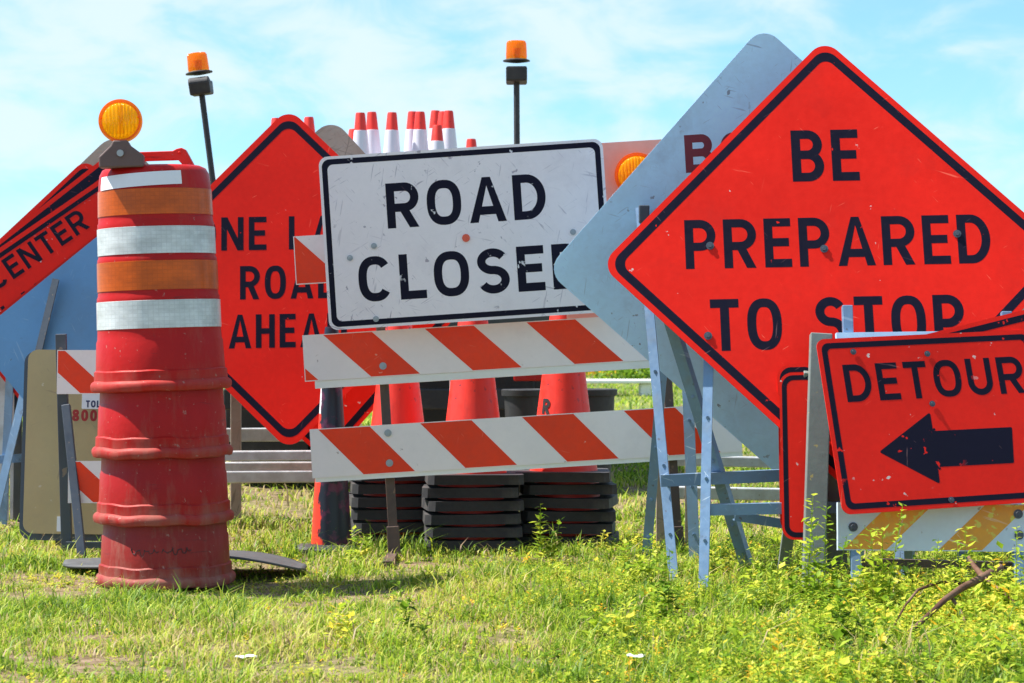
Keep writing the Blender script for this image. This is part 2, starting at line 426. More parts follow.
# ================================================================== SETTING
# ---- sky
w = bpy.data.worlds.new("World"); S.world = w; w.use_nodes = True
nt = w.node_tree; bg = nt.nodes['Background']
SUN_EL, SUN_AZ_BEHIND = 58.0, 6.0                      # from the left, very slightly behind the signs
sd = Vector((-math.cos(R(SUN_EL)) * math.cos(R(SUN_AZ_BEHIND)), math.cos(R(SUN_EL)) * math.sin(R(SUN_AZ_BEHIND)), math.sin(R(SUN_EL))))
sky = nt.nodes.new('ShaderNodeTexSky'); sky.sky_type = 'NISHITA'; sky.sun_disc = False
sky.sun_elevation = R(SUN_EL); sky.sun_rotation = math.atan2(sd.x, sd.y)
sky.air_density = 1.0; sky.dust_density = .3; sky.ozone_density = 2.0
tc = nt.nodes.new('ShaderNodeTexCoord')
def wn(scale, sz, detail, loc=(0, 0, 0)):
    mp = nt.nodes.new('ShaderNodeMapping'); mp.inputs['Scale'].default_value = (1, 1, sz); mp.inputs['Location'].default_value = loc
    nt.links.new(tc.outputs['Generated'], mp.inputs['Vector'])
    n = nt.nodes.new('ShaderNodeTexNoise'); n.inputs['Scale'].default_value = scale; n.inputs['Detail'].default_value = detail
    n.inputs['Roughness'].default_value = .55; n.inputs['Distortion'].default_value = .4
    nt.links.new(mp.outputs[0], n.inputs['Vector']); return n.outputs['Fac']
def wm(op, a, b):
    x = nt.nodes.new('ShaderNodeMath'); x.operation = op
    for i, q in enumerate((a, b)):
        if hasattr(q, 'links'): nt.links.new(q, x.inputs[i])
        else: x.inputs[i].default_value = q
    return x.outputs[0]
cl = wm('ADD', wm('MULTIPLY', wn(17, 2.0, 8, (.3, .2, .1)), .74), wm('MULTIPLY', wn(4.0, 2.0, 4, (1.3, 0, .2)), .5))
mr = nt.nodes.new('ShaderNodeMapRange'); mr.interpolation_type = 'SMOOTHSTEP'
mr.inputs[1].default_value = .53; mr.inputs[2].default_value = .76; mr.inputs[3].default_value = .10; mr.inputs[4].default_value = .88
nt.links.new(cl, mr.inputs[0])
hs = nt.nodes.new('ShaderNodeMixRGB'); hs.blend_type = 'MULTIPLY'; hs.inputs[0].default_value = 1; hs.inputs[2].default_value = (.50, .80, .98, 1)
nt.links.new(sky.outputs[0], hs.inputs[1])
mx = nt.nodes.new('ShaderNodeMixRGB'); mx.inputs[2].default_value = (4.0, 4.7, 5.05, 1)
nt.links.new(mr.outputs[0], mx.inputs[0]); nt.links.new(hs.outputs[0], mx.inputs[1])
nt.links.new(mx.outputs[0], bg.inputs['Color']); bg.inputs['Strength'].default_value = .10
# ---- sun
sl = bpy.data.lights.new('sun', 'SUN'); sl.energy = 5.0; sl.angle = R(.5); sl.color = (1, .95, .87)
so = bpy.data.objects.new('sun', sl); COL.objects.link(so)
so.rotation_euler = sd.to_track_quat('Z', 'Y').to_euler(); so.location = sd * 30

# ---- ground
def gz(x, y):
    return .018 * np.sin(x * 1.7 + .6) * np.sin(y * 1.3 + 1.1) + .012 * np.sin(x * 3.9 + y * 2.1) - .012
def ground():
    ys = np.concatenate([np.linspace(-20, 4, 8), np.linspace(4.5, 20, 90), np.geomspace(21, 3000, 50)])
    xs = np.concatenate([-np.geomspace(2500, 8.5, 25), np.linspace(-8, 8, 90), np.geomspace(8.5, 2500, 25)])
    X, Yg = np.meshgrid(xs, ys); Z = gz(X, Yg)
    Z = np.where((np.abs(X) < 9) & (Yg < 22) & (Yg > 2), Z, -.01)
    n, m = X.shape
    mb = MB(); mb.v = list(zip(X.ravel().tolist(), Yg.ravel().tolist(), Z.ravel().tolist()))
    for j in range(n - 1):
        for i in range(m - 1): mb.f.append((j * m + i, j * m + i + 1, (j + 1) * m + i + 1, (j + 1) * m + i)); mb.m.append(0)
    t = NT('dry soil and thatch')
    v = t.co.outputs['Object']
    a = t.noise(v, .9, 6, .6); b = t.noise(v, 14, 6, .7); c = t.noise(v, 90, 3, .6)
    col = t.mix(t.ramp(a, .35, .65), (.17, .105, .068), (.12, .13, .035))
    col = t.mix(t.ramp(b, .42, .62), col, (.30, .215, .145))
    far = t.mix(t.ramp(t.noise(v, .35, 6, .7), .35, .65), (.10, .15, .035), (.20, .22, .07))
    sep = t.n('ShaderNodeSeparateXYZ'); t.l(v, sep.inputs[0])
    col = t.mix(t.ramp(sep.outputs['Y'], 16, 30), col, far)
    t.l(t.mix(.5, col, t.mix(c, (.4,) * 3, (1.3,) * 3), 'MULTIPLY'), t.p.inputs['Base Color'])
    t.p.inputs['Roughness'].default_value = .95; t.p.inputs['Specular IOR Level'].default_value = .1
    t.bump(b, .8, .03)
    tag(mb.build('ground', t.mat, smooth=60), 'grassy field the signs stand on', kind='structure')
ground()

# ---- grass
def foliage_mat(name, stops, trans=.45):
    t = NT(name)
    at_ = t.n('ShaderNodeAttribute', attribute_name='tint')
    cr = t.n('ShaderNodeValToRGB'); e = cr.color_ramp.elements
    while len(e) < len(stops): e.new(.5)
    for k, (p, c) in enumerate(stops): e[k].position = p; e[k].color = (*c, 1)
    t.l(at_.outputs['Fac'], cr.inputs[0]); t.l(cr.outputs[0], t.p.inputs['Base Color'])
    t.p.inputs['Roughness'].default_value = .5; t.p.inputs['Specular IOR Level'].default_value = .25
    tr = t.n('ShaderNodeBsdfTranslucent'); t.l(cr.outputs[0], tr.inputs['Color'])
    mx = t.n('ShaderNodeMixShader'); mx.inputs[0].default_value = trans
    t.l(t.p.outputs[0], mx.inputs[1]); t.l(tr.outputs[0], mx.inputs[2])
    t.l(mx.outputs[0], t.t.nodes['Material Output'].inputs['Surface'])
    return t.mat
M['grass'] = foliage_mat('grass blades', [(0, (.08, .16, .014)), (.3, (.26, .42, .026)), (.55, (.50, .56, .055)), (.75, (.60, .50, .18)), (.9, (.54, .42, .23)), (1, (.36, .24, .16))])
M['weed'] = foliage_mat('weed leaves', [(0, (.06, .13, .010)), (.22, (.18, .32, .020)), (.45, (.40, .52, .035)), (.70, (.66, .66, .09)), (.88, (.74, .60, .06)), (1, (.82, .46, .03))], .5)

def fbm(x, y, s):
    r = 0; a = 1.0
    for k in range(4):
        r = r + a * np.sin(x * s + 1.7 * k + 2.1 * np.sin(y * s * .7 + k)) * np.sin(y * s * 1.1 + 2.3 * k + 1.6 * np.sin(x * s * .8 - k))
        s *= 1.9; a *= .6
    return r
def mesh_np(name, V, T, tint, mat):
    me = bpy.data.meshes.new(name)
    me.vertices.add(len(V)); me.vertices.foreach_set('co', V.ravel().astype(np.float32))
    nt_ = len(T); me.loops.add(nt_ * 3); me.loops.foreach_set('vertex_index', T.ravel().astype(np.int32))
    me.polygons.add(nt_); me.polygons.foreach_set('loop_start', np.arange(0, nt_ * 3, 3, dtype=np.int32))
    a = me.attributes.new('tint', 'FLOAT', 'POINT'); a.data.foreach_set('value', tint.astype(np.float32))
    me.materials.append(mat); me.update(); me.validate()
    o = bpy.data.objects.new(name, me); COL.objects.link(o); return o
def grass():
    P = []
    for (y0, y1, dens) in ((6.3, 8.5, 8500), (8.5, 11, 7000), (11, 14, 3600), (14, 20, 1300), (20, 34, 330), (34, 70, 70)):
        hw0 = .2118 * y1 * 1.12 + .25
        n = int(dens * (y1 - y0) * 2 * hw0)
        y = rng.uniform(y0, y1, n); x = rng.uniform(-hw0, hw0, n)
        k = np.abs(x) < .2118 * y * 1.12 + .25
        P.append(np.stack([x[k], y[k]], 1))
    P = np.concatenate(P); x, y = P[:, 0], P[:, 1]
    clump = fbm(x, y, 5.0); dry = fbm(x + 3, y - 2, 1.6) + .5 * fbm(x, y + 9, 4.4)
    # bare and trampled places keep fewer blades
    keep = rng.uniform(0, 1, len(x)) < np.clip(.60 + .48 * clump - .50 * (dry > .70), .08, 1)
    cxd, cyd = (165 - 512) / F * 10.12, 10.12
    keep &= (x - cxd) ** 2 + (y - cyd) ** 2 > .29 ** 2
    x, y, clump, dry = x[keep], y[keep], clump[keep], dry[keep]; n = len(x)
    far = np.clip((y - 10) / 25, 0, 1)
    h = (.024 + .018 * clump + .016 * np.clip(x + .2, 0, 1.2) * (y < 12)) * rng.lognormal(0, .45, n) + .010
    h *= np.clip(.45 + .9 * (np.hypot(x - cxd, y - cyd) - .3), .45, 1)
    tuft = fbm(x + 1, y + 7, 7.0) > 1.35
    h = np.where(tuft, h * 1.9, h)
    h = np.clip(h, .012, .19) * (1 + .6 * far)
    wd = rng.uniform(.0013, .0033, n) * (1 + 5 * far)
    az = rng.uniform(0, 2 * np.pi, n); dx, dy = np.cos(az), np.sin(az)
    lean = h * rng.uniform(.2, 1.5, n)
    z0 = np.where((np.abs(x) < 9) & (y < 22), gz(x, y), -.01) - .004
    fx, fy = -dy, dx
    pos = []
    for (f, lz, ww) in ((0, 0, 1.0), (.22, .55, .85), (1.0, 1.0, .0)):
        px, py, pz = x + dx * lean * f, y + dy * lean * f, z0 + h * lz * (1 - .18 * f)
        if ww > 0:
            pos.append(np.stack([px - fx * wd * ww, py - fy * wd * ww, pz], 1)); pos.append(np.stack([px + fx * wd * ww, py + fy * wd * ww, pz], 1))
        else: pos.append(np.stack([px, py, pz], 1))
    V = np.stack(pos, 1).reshape(-1, 3)
    b = (np.arange(n) * 5)[:, None]
    T = np.concatenate([b + np.array([[0, 1, 3]]), b + np.array([[0, 3, 2]]), b + np.array([[2, 3, 4]])], 0)
    tint = .34 + .22 * rng.standard_normal(n) + .14 * dry + .05 * (x < 0) - .05 * clump
    straw = rng.uniform(0, 1, n) < np.clip(.13 + .22 * dry + .08 * (x < .1), .03, .8)
    tint = np.where(straw, rng.uniform(.64, 1.0, n) ** .9, np.clip(tint, 0, .64))
    tag(mesh_np('grass', V, T, np.repeat(tint, 5), M['grass']), 'short sunlit grass with dry straw patches covering the field', 'grass', kind='stuff')
grass()

# ---- weeds: leafy stems
def leafset(stems):
    V = []; T = []; tint = []
    def tri(a, b, c, t_):
        o = len(V); V.extend([a, b, c]); T.append((o, o + 1, o + 2)); tint.extend([t_] * 3)
    for (x, y, z, h, nl, ls, hue) in stems:
        a0 = random.uniform(0, 6.28); ln = random.uniform(.02, .28)
        d = Vector((math.cos(a0) * ln, math.sin(a0) * ln, 1)).normalized()
        base = Vector((x, y, z)); sw = .0010 + h * .004
        s1 = Vector((sw, 0, 0)); tip = base + d * h
        st = max(.30, min(.5, hue))
        o = len(V); V.extend([base - s1, base + s1, tip + s1 * .4, tip - s1 * .4]); T.extend([(o, o + 1, o + 2), (o, o + 2, o + 3)]); tint.extend([st] * 4)
        o = len(V); s2 = Vector((0, sw, 0)); V.extend([base - s2, base + s2, tip + s2 * .4, tip - s2 * .4]); T.extend([(o, o + 1, o + 2), (o, o + 2, o + 3)]); tint.extend([st] * 4)
        for k in range(nl):
            f = (k + .6) / nl; f = .12 + .88 * f
            p = base + d * (h * f); az = k * 2.4 + random.uniform(-.6, .6)
            L = ls * random.uniform(.55, 1.2) * (1.15 - .55 * f); up = random.uniform(-.2, 1.1)
            dd = Vector((math.cos(az), math.sin(az), up)).normalized()
            sdv = dd.cross(Vector((0, 0, 1))).normalized(); nn = sdv.cross(dd)
            wv = L * random.uniform(.20, .34)
            p0 = p + dd * L * .12; m1 = p + dd * L * .55 + sdv * wv - nn * L * .03; m2 = p + dd * L * .55 - sdv * wv - nn * L * .03; mm = p + dd * L * .55 - nn * L * .10
            e = p + dd * L - nn * L * random.uniform(0, .4)
            t_ = max(0, min(1, hue + random.gauss(0, .16)))
            for q in ((p0, m1, mm), (p0, mm, m2), (m1, e, mm), (mm, e, m2)): tri(*q, t_)
    return np.array([tuple(v) for v in V]), np.array(T), np.array(tint)
def zg(x, y): return float(gz(np.array(x), np.array(y)))
def weed_carpet():
    protos = []
    for q in range(28):
        h = .10
        V, T, t = leafset([(0, 0, 0, h * random.uniform(.6, 1.0), random.randint(9, 17), random.uniform(.022, .040), .45)] if q % 3 else [(0, 0, 0, .03, random.randint(7, 12), random.uniform(.040, .060), .42), (.01, .01, 0, .06, 6, .028, .5)])
        protos.append((V, T, t - .45))
    VV, TT, tt = [], [], []; o = 0
    n = 30000
    y = 6.5 + 6.2 * rng.uniform(0, 1, n) ** 1.15; hw = .2118 * y * 1.08; x = rng.uniform(-1, 1, n) * hw; k = x / hw
    patch = fbm(x * 1.3 + 5, y * 1.3, 2.6)
    p = np.clip((k + .30) / .75, 0, 1) * np.clip(.42 + .75 * patch, .05, 1) + .30 * np.clip(.35 + .6 * patch, .05, 1)
    ok = rng.uniform(0, 1, n) < p
    x, y, k, patch = x[ok], y[ok], k[ok], patch[ok]
    for i in range(len(x)):
        V, T, t = protos[i % 28]
        sc = rng.uniform(.25, .65) + 1.05 * max(0, k[i] + .1) * rng.uniform(.2, 1.2) + (.5 if rng.uniform() < .05 * (k[i] > 0) else 0)
        a = rng.uniform(0, 6.28); c, s_ = math.cos(a) * sc, math.sin(a) * sc
        P = np.stack([V[:, 0] * c - V[:, 1] * s_, V[:, 0] * s_ + V[:, 1] * c, V[:, 2] * sc * rng.uniform(.7, 1.3)], 1) + np.array([x[i], y[i], zg(x[i], y[i]) - .004])
        hue = rng.choice([.08, .18, .28, .36, .44, .50, .58, .66]) + (.30 if rng.uniform() < .06 else 0) + .10 * patch[i]
        VV.append(P); TT.append(T + o); tt.append(np.clip(t + hue, 0, 1)); o += len(V)
    return np.concatenate(VV), np.concatenate(TT), np.concatenate(tt)
def zg(x, y): return float(gz(np.array(x), np.array(y)))
V_, T_, t_ = weed_carpet()
tag(mesh_np('weeds', V_, T_, t_, M['weed']), 'low yellow green weeds spreading through the grass on the right', 'weeds', kind='stuff')

def weed_plant(px, Y, h, nst, label, hue=.45):
    x, y = (px - 512) / F * Y, Y; st = []; h *= 1.06
    for k in range(nst):
        a = random.uniform(0, 6.28); r = random.uniform(0, .03 + .012 * nst)
        hh = h * (1 if k == 0 else random.uniform(.45, .9))
        st.append((r * math.cos(a) * (k > 0), r * math.sin(a) * (k > 0), -.01, hh, int(10 + hh * 80), random.uniform(.046, .070), hue + random.uniform(-.1, .1)))
    V, T, t = leafset(st)
    o = mesh_np('weed_plant', V, T, t, M['weed']); o.location = (x, y, zg(x, y))
    tag(o, label, 'weed', 'tall weeds in front of the signs')

weed_plant(806, 9.20, .42, 6, 'tall leafy green weed beside the narrow red sign', .36)
weed_plant(884, 8.95, .42, 5, 'tallest thin weed rising over the left orange stripe of the striped board', .42)
weed_plant(861, 8.95, .26, 5, 'leafy yellow green weed under the white left end of the striped board', .5)
weed_plant(932, 8.85, .29, 4, 'weed under the middle of the striped board beside the dry branch', .45)
weed_plant(965, 8.85, .33, 4, 'upright weed in front of the right orange stripe of the striped board', .46)
weed_plant(1016, 8.7, .33, 4, 'weed at the right edge of the photo below the striped board', .45)
weed_plant(828, 9.0, .30, 6, 'bushy weed at the foot of the grey trestle leg', .34)
weed_plant(541, 11.0, .27, 4, 'leafy weed before the right black cone base stack', .40)
weed_plant(362, 10.8, .17, 3, 'small weed before the left black cone base stack', .40)
weed_plant(648, 9.7, .22, 6, 'bushy weed at the foot of the leftmost blue steel leg', .42)
weed_plant(668, 8.6, .26, 5, 'dark thin stemmed weed in the grass below the blue legs', .22)
weed_plant(745, 8.9, .26, 6, 'leafy weed in front of the slanting blue brace', .45)
weed_plant(600, 8.2, .17, 6, 'low weed in the middle foreground grass', .48)
weed_plant(850, 7.7, .24, 9, 'dark green bushy weed in the right foreground', .14)
weed_plant(345, 8.0, .14, 5, 'small yellow flowering weed in the left foreground', .62)
weed_plant(412, 8.3, .20, 4, 'thin dark green weed standing in the left centre foreground', .2)

# ================================================================== THINGS
# ---- drums, stacked
DX, DY = (165 - 512) / F * 10.12, 10.12
DR = 'red plastic drums nested in one tall stack'
body = [(.276, 0), (.288, .004), (.293, .016), (.293, .030), (.287, .040), (.277, .046), (.276, .083), (.268, .089), (.2625, .205), (.258, .215), (.2560, .256),
        (.2545, .376), (.2545, .388), (.2500, .397), (.2490, .4136), (.2475, .5376), (.2475, .548), (.2430, .556), (.2420, .678), (.2420, .694), (.2375, .704),
        (.2365, .7237), (.2335, .835), (.2320, .858), (.2270, .900), (.2150, .922), (.1950, .932), (.10, .936), (.001, .936)]
def dent(seed, a):
    def fn(r, z, t):
        k = math.sin(3 * t + seed) * math.sin(7 * z + seed * 2) * .5 + math.sin(7 * t - seed * 3 + 9 * z) * .35 + math.sin(13 * t + seed) * .2
        rim = 1.8 if z < .05 else 1.0
        return r + a * k * rim, z + (a * .9 * math.sin(5 * t + seed * 4) + a * .6 * math.sin(11 * t + seed) if z < .095 else 0)
    return fn
drums = [  # x shift (px), base height, tilt, dust, label
    (0.0, 0.000, .3, 1.0, 'dusty red drum at the very bottom of the stack, with handwriting on it'),
    (-1.0, .258, .5, .62, 'dented red drum, second from the ground in the stack'),
    (-2.0, .532, .9, .50, 'scuffed red drum directly under the banded top drum'),
    (-3.6, .808, 1.9, .34, 'top drum of the stack with orange and white reflective bands and a handle')]
for i, (sx, z, tilt, dust, lab) in enumerate(drums):
    r_ = thing('traffic_drum', lab, 'drum', (DX + sx / 241.8, DY, z - .012), DR, (0, R(-tilt), 0))
    mb = MB(); fn = dent(i * 1.7 + .4, .0030 if i < 3 else .0012)
    mb.lathe(body[:17] if i < 3 else body, 112, fn=fn)
    if i < 3: mb.lathe([(body[16][0], body[16][1]), (.2, body[16][1])], 112)      # shoulder hidden inside the drum above
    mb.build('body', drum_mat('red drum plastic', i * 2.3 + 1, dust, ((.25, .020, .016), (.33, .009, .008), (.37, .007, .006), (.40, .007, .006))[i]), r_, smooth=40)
    if i == 0:
        mb = MB(); pts = []
        for k in range(150):                                        # an unreadable marker scrawl
            u = k / 149; ang = -1.98 + u * .95
            zz = .152 + .010 * math.sin(k * .55) * (.5 + .5 * math.sin(k * .17 + 2)) + .008 * math.sin(k * .31 + 1) + .006 * u
            ang += .012 * math.cos(k * .55)
            pts.append((ang, zz, abs(u - .5) > .03))
        for (a, b) in zip(pts[:-1], pts[1:]):
            if not b[2]: continue
            P0 = Vector((.2665 * math.cos(a[0]), .2665 * math.sin(a[0]), a[1])); P1 = Vector((.2665 * math.cos(b[0]), .2665 * math.sin(b[0]), b[1]))
            mb.tube(P0, P1, .0015, n=5)
        mb.build('handwriting', M['black'], r_)
    if i == 3:
        for (z0, z1, ra, rb, mk) in ((.258, .374, .2562, .2548, 'band_white'), (.415, .536, .2493, .2478, 'band_orange'),
                                     (.564, .677, .2430, .2424, 'band_white'), (.7255, .833, .2368, .2338, 'band_orange')):
            mb = MB(); e = .0024
            mb.lathe([(ra - .001, z0), (ra + e, z0 + .001), (rb + e, z1 - .001), (rb - .001, z1)], 112, fn=fn)
            b_ = mb.build('reflective_band', M[mk], r_, smooth=50)
            b_['label'] = 'white reflective band' if mk == 'band_white' else 'orange reflective band'
        mb = MB()
        mb.lathe([(.2358, .842), (.2345, .862), (.2295, .898)], 40, a0=R(-90 - 60), a1=R(-90 + 36), fn=lambda r, z, t: (r + .003 if z < .89 else r + .003, z + .010 * math.sin(t + R(90))))
        mb.build('sticker', M['tape_white'], r_, smooth=60)
        mb = MB(); k = 1 / 241.8
        ol = [(-40, 6), (25, 6), (30, 0), (41, 0), (33, 16), (29, 18), (24, 17), (20, 15), (-40, 15)]
        mb.prism([(x * k, .936 + z * k) for x, z in ol], -.022, .022)
        mb.tube((27 * k, -.03, .936 + 13 * k), (27 * k, .03, .936 + 13 * k), .006)
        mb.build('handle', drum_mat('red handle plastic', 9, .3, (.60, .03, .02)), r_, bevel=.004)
# warning light on the top drum
def warning_light(label, px, py, Y, rad, yaw=0, tilt=0):
    c = at(px, py, Y); r_ = thing('warning_light', label, 'warning light', c + Vector((0, 0, -rad * 1.85)), 'round amber warning lights', (0, R(tilt), R(yaw)))
    up = rad * 1.85
    mb = MB(); Rot = Matrix.Translation((0, 0, up)) @ Matrix.Rotation(R(90), 4, 'X')
    prof = [(rad, 0), (rad, .006), (rad * .95, .010), (rad * .88, .010)] + [(rad * .87 * math.cos(R(a)), .014 + .026 * math.sin(R(a))) for a in range(0, 90, 5)] + [(.0005, .040)]
    fl = lambda r, z, t: (r, z + (.0028 * math.sin(r * math.cos(t) * 420) if r < rad * .865 else 0))
    mb.lathe(prof, 120, M=Rot, fn=fl); mb.lathe([(r, -z) for r, z in prof], 120, M=Rot, fn=fl)
    mb.build('lens', M['amber'], r_, smooth=50)
    mb = MB(); mb.lathe([(rad + .001, -.012), (rad + .005, -.012), (rad + .005, .012), (rad * .90, .0125), (rad * .90, .0110)], 56, M=Rot)
    for a in (90, 170, 10): mb.tube((rad * .9 * math.cos(R(a)), -.03, up + rad * .9 * math.sin(R(a))), (rad * .9 * math.cos(R(a)), -.012, up + rad * .9 * math.sin(R(a))), .003, n=8)
    mb.build('rim', M['amber_orange'], r_, smooth=40)
    mb = MB(); mb.box((rad * .02, 0, up + rad * .25), (rad * .20, .012, rad * 1.0)); mb.tube((0, 0, up - rad * .62), (0, 0, up - rad * .15), rad * .20, rad * .09, 12)
    mb.build('bulb', M['amber_core'], r_)
    return r_, up
wl, up = warning_light('round amber warning light on top of the drum stack', 121.5, 121, 9.93, .084, 4, -1.5)
mb = MB(); k = 1 / 243.5
mb.prism([(x * k, up + (121 - y) * k) for x, y in ((-21.5, 168), (22.5, 168), (22.5, 156), (9.5, 146), (7, 141), (-7, 141), (-9.5, 146), (-21.5, 157))], -.045, .045)
mb.build('battery_case', M['brownplastic'], wl, bevel=.006)
mb = MB(); mb.tube((0, -.046, up - 33 * k), (0, -.056, up - 33 * k), .014, n=14); mb.build('bolt', M['bolt'], wl)

# rubber mat behind the drums
mb = MB(); rows = []
cm = ground_at(187, 10.62)
N1, N2 = 48, 10
for i in range(N1 + 1):
    u = i / N1; ang = R(180 + 0) * 0
    x = -.54 + 1.06 * u
    for j in range(N2 + 1):
        v = j / N2; hw_ = .30 * math.sqrt(max(.02, 1 - (2 * u - 1) ** 2))
        y = -hw_ + 2 * hw_ * v
        z = .022 + .055 * max(0, 1 - ((x - .17) / .34) ** 2) + .018 * math.sin(4 * u + 2 * v)
        rows.append((x, y, z))
fs = [(i * (N2 + 1) + j, (i + 1) * (N2 + 1) + j, (i + 1) * (N2 + 1) + j + 1, i * (N2 + 1) + j + 1) for i in range(N1) for j in range(N2)]
mb.add(rows, fs)
mm = mb.build('rubber_mat', M['mat'], smooth=60); mm.location = cm
sm = mm.modifiers.new('thick', 'SOLIDIFY'); sm.thickness = .010
tag(mm, 'buckled grey black rubber mat lying behind the drum stack', 'rubber mat')

# ---- signs ---------------------------------------------------------------
def face_sign(fr, root, outline, th, mats, border=None, prints=None, name='panel'):
    mb = MB(); mb.prism(outline, 0, th)                    # the plate, its printed border and lettering are one part
    if border: mb.ring(border[0], border[1], -.0004, 1)
    if prints: prints(mb)
    return mb.build(name, list(mats), root, fr.rel(root))
def bolt_set(fr, root, pts, r=.010, mat='bolt', off=0.0):
    m_ = MB(); m_.tube((0, -.0025, 0), (0, -.005, 0), r * 1.7, r * 1.7, 14); m_.tube((0, -.0052, 0), (0, -.0095, 0), r, r * .9, 6)
    o = m_.build('bolt', M[mat], root)
    for i, q in enumerate(pts):
        b = o if i == 0 else copy_tree(o, root)
        x, z = fr.loc(*q) if max(q) > 5 else q
        b.matrix_local = fr.rel(root) @ Matrix.Translation((x, off, z))

# BE PREPARED TO STOP
def be_prepared():
    fr = Frame(837, 260, 10.0, 1.2, 15, 0); E = 1.385
    g = ground_at(790, 10.0)
    r_ = thing('road_sign', 'large red diamond sign reading be prepared to stop', 'road sign', g, 'red diamond road signs')
    def pr(mb):
        for s_, a, b, cap in (('BE', (793, 182), (860, 180), .226), ('PREPARED', (686, 269), (992, 263), .212), ('TO STOP', (712, 354), (966, 343), .220)):
            x0, z0 = fr.loc(*a); x1, z1 = fr.loc(*b); put_text(mb, s_, x0, x1, (z0 + z1) / 2, cap, .168, mi=1)
    face_sign(fr, r_, rdiamond(E, .075), .004, (red_sign(1, .73), ink(1, RED, .72)), (rdiamond(E - .050, .062), rdiamond(E - .120, .042)), pr)
    bolt_set(fr, r_, ((710, 246), (824, 249), (957, 234), (708, 336)), .010, 'dark_steel')
    # stand: angle-iron uprights bolted to the back, rear legs, cross bars
    P = lambda x, y, Y: W(r_, at(x, y, Y)); G = lambda x, Y: W(r_, ground_at(x, Y))
    def leg(a, b, side=-1, w_=.042):
        m_ = MB(); m_.angle(a, b, w_, .006, side)
        d = (Vector(b) - Vector(a))
        for f in (.2, .45, .7): q = Vector(a) + d * f; m_.tube(q + Vector((0, -.003, 0)), q + Vector((0, -.010, 0)), .007, n=8)
        return m_.build('leg', M['steel'], r_)
    leg(G(703.5, 9.72), P(709, 345, 9.95)); leg(G(962, 9.72), P(966, 345, 9.95))
    leg(G(748, 10.35), P(668, 318, 10.06), 1, .046); leg(G(905, 10.5), P(940, 318, 10.06), 1)
    m_ = MB(); m_.angle(P(710, 510, 9.80), P(964, 505, 9.80), .045, .006); m_.build('crossbar', M['steel'], r_)
    m_ = MB(); m_.angle(P(735, 516, 10.15), P(915, 545, 10.22), .04, .006); m_.build('brace', M['steel'], r_)
be_prepared()

# grey sign back leaning the other way
def grey_back():
    fr = Frame(775, 256, 10.62, 3.6, -5, 0); E = 1.425
    r_ = thing('road_sign', 'bare grey diamond sign back with maroon stencilled letters', 'road sign', ground_at(774, 10.6))
    def pr(mb):
        x0, z0 = fr.loc(686, 173); x1, _ = fr.loc(752, 169); put_text(mb, 'BO', x0, x1, z0, .165, .21, mi=1)
    face_sign(fr, r_, rdiamond(E, .085), .005, (M['alu'], M['maroon']), None, pr)
    P = lambda x, y, Y: W(r_, at(x, y, Y)); G = lambda x, Y: W(r_, ground_at(x, Y))
    def leg(a, b, side=-1, w_=.042):
        m_ = MB(); m_.angle(a, b, w_, .006, side); d = Vector(b) - Vector(a)
        for f in (.12, .3, .55): q = Vector(a) + d * f; m_.tube(q + Vector((0, -.003, 0)), q + Vector((0, -.010, 0)), .007, n=8)
        return m_.build('leg', M['steel'], r_)
    leg(G(674, 10.12), P(640, 207, 10.53)); leg(G(900, 10.12), P(890, 207, 10.53))
    leg(G(646, 10.98), P(664, 352, 10.72), -1, .045); leg(G(695, 10.75), P(684, 300, 10.68), -1, .05); leg(G(860, 10.85), P(870, 300, 10.68))
    m_ = MB(); m_.angle(P(661, 481, 10.20), P(905, 470, 10.20), .05, .006); m_.build('crossbar', M['steel'], r_)
    m_ = MB(); m_.box(P(644, 214, 10.50), (.045, .05, .075)); m_.build('bracket', M['dark_steel'], r_, bevel=.004)
grey_back()

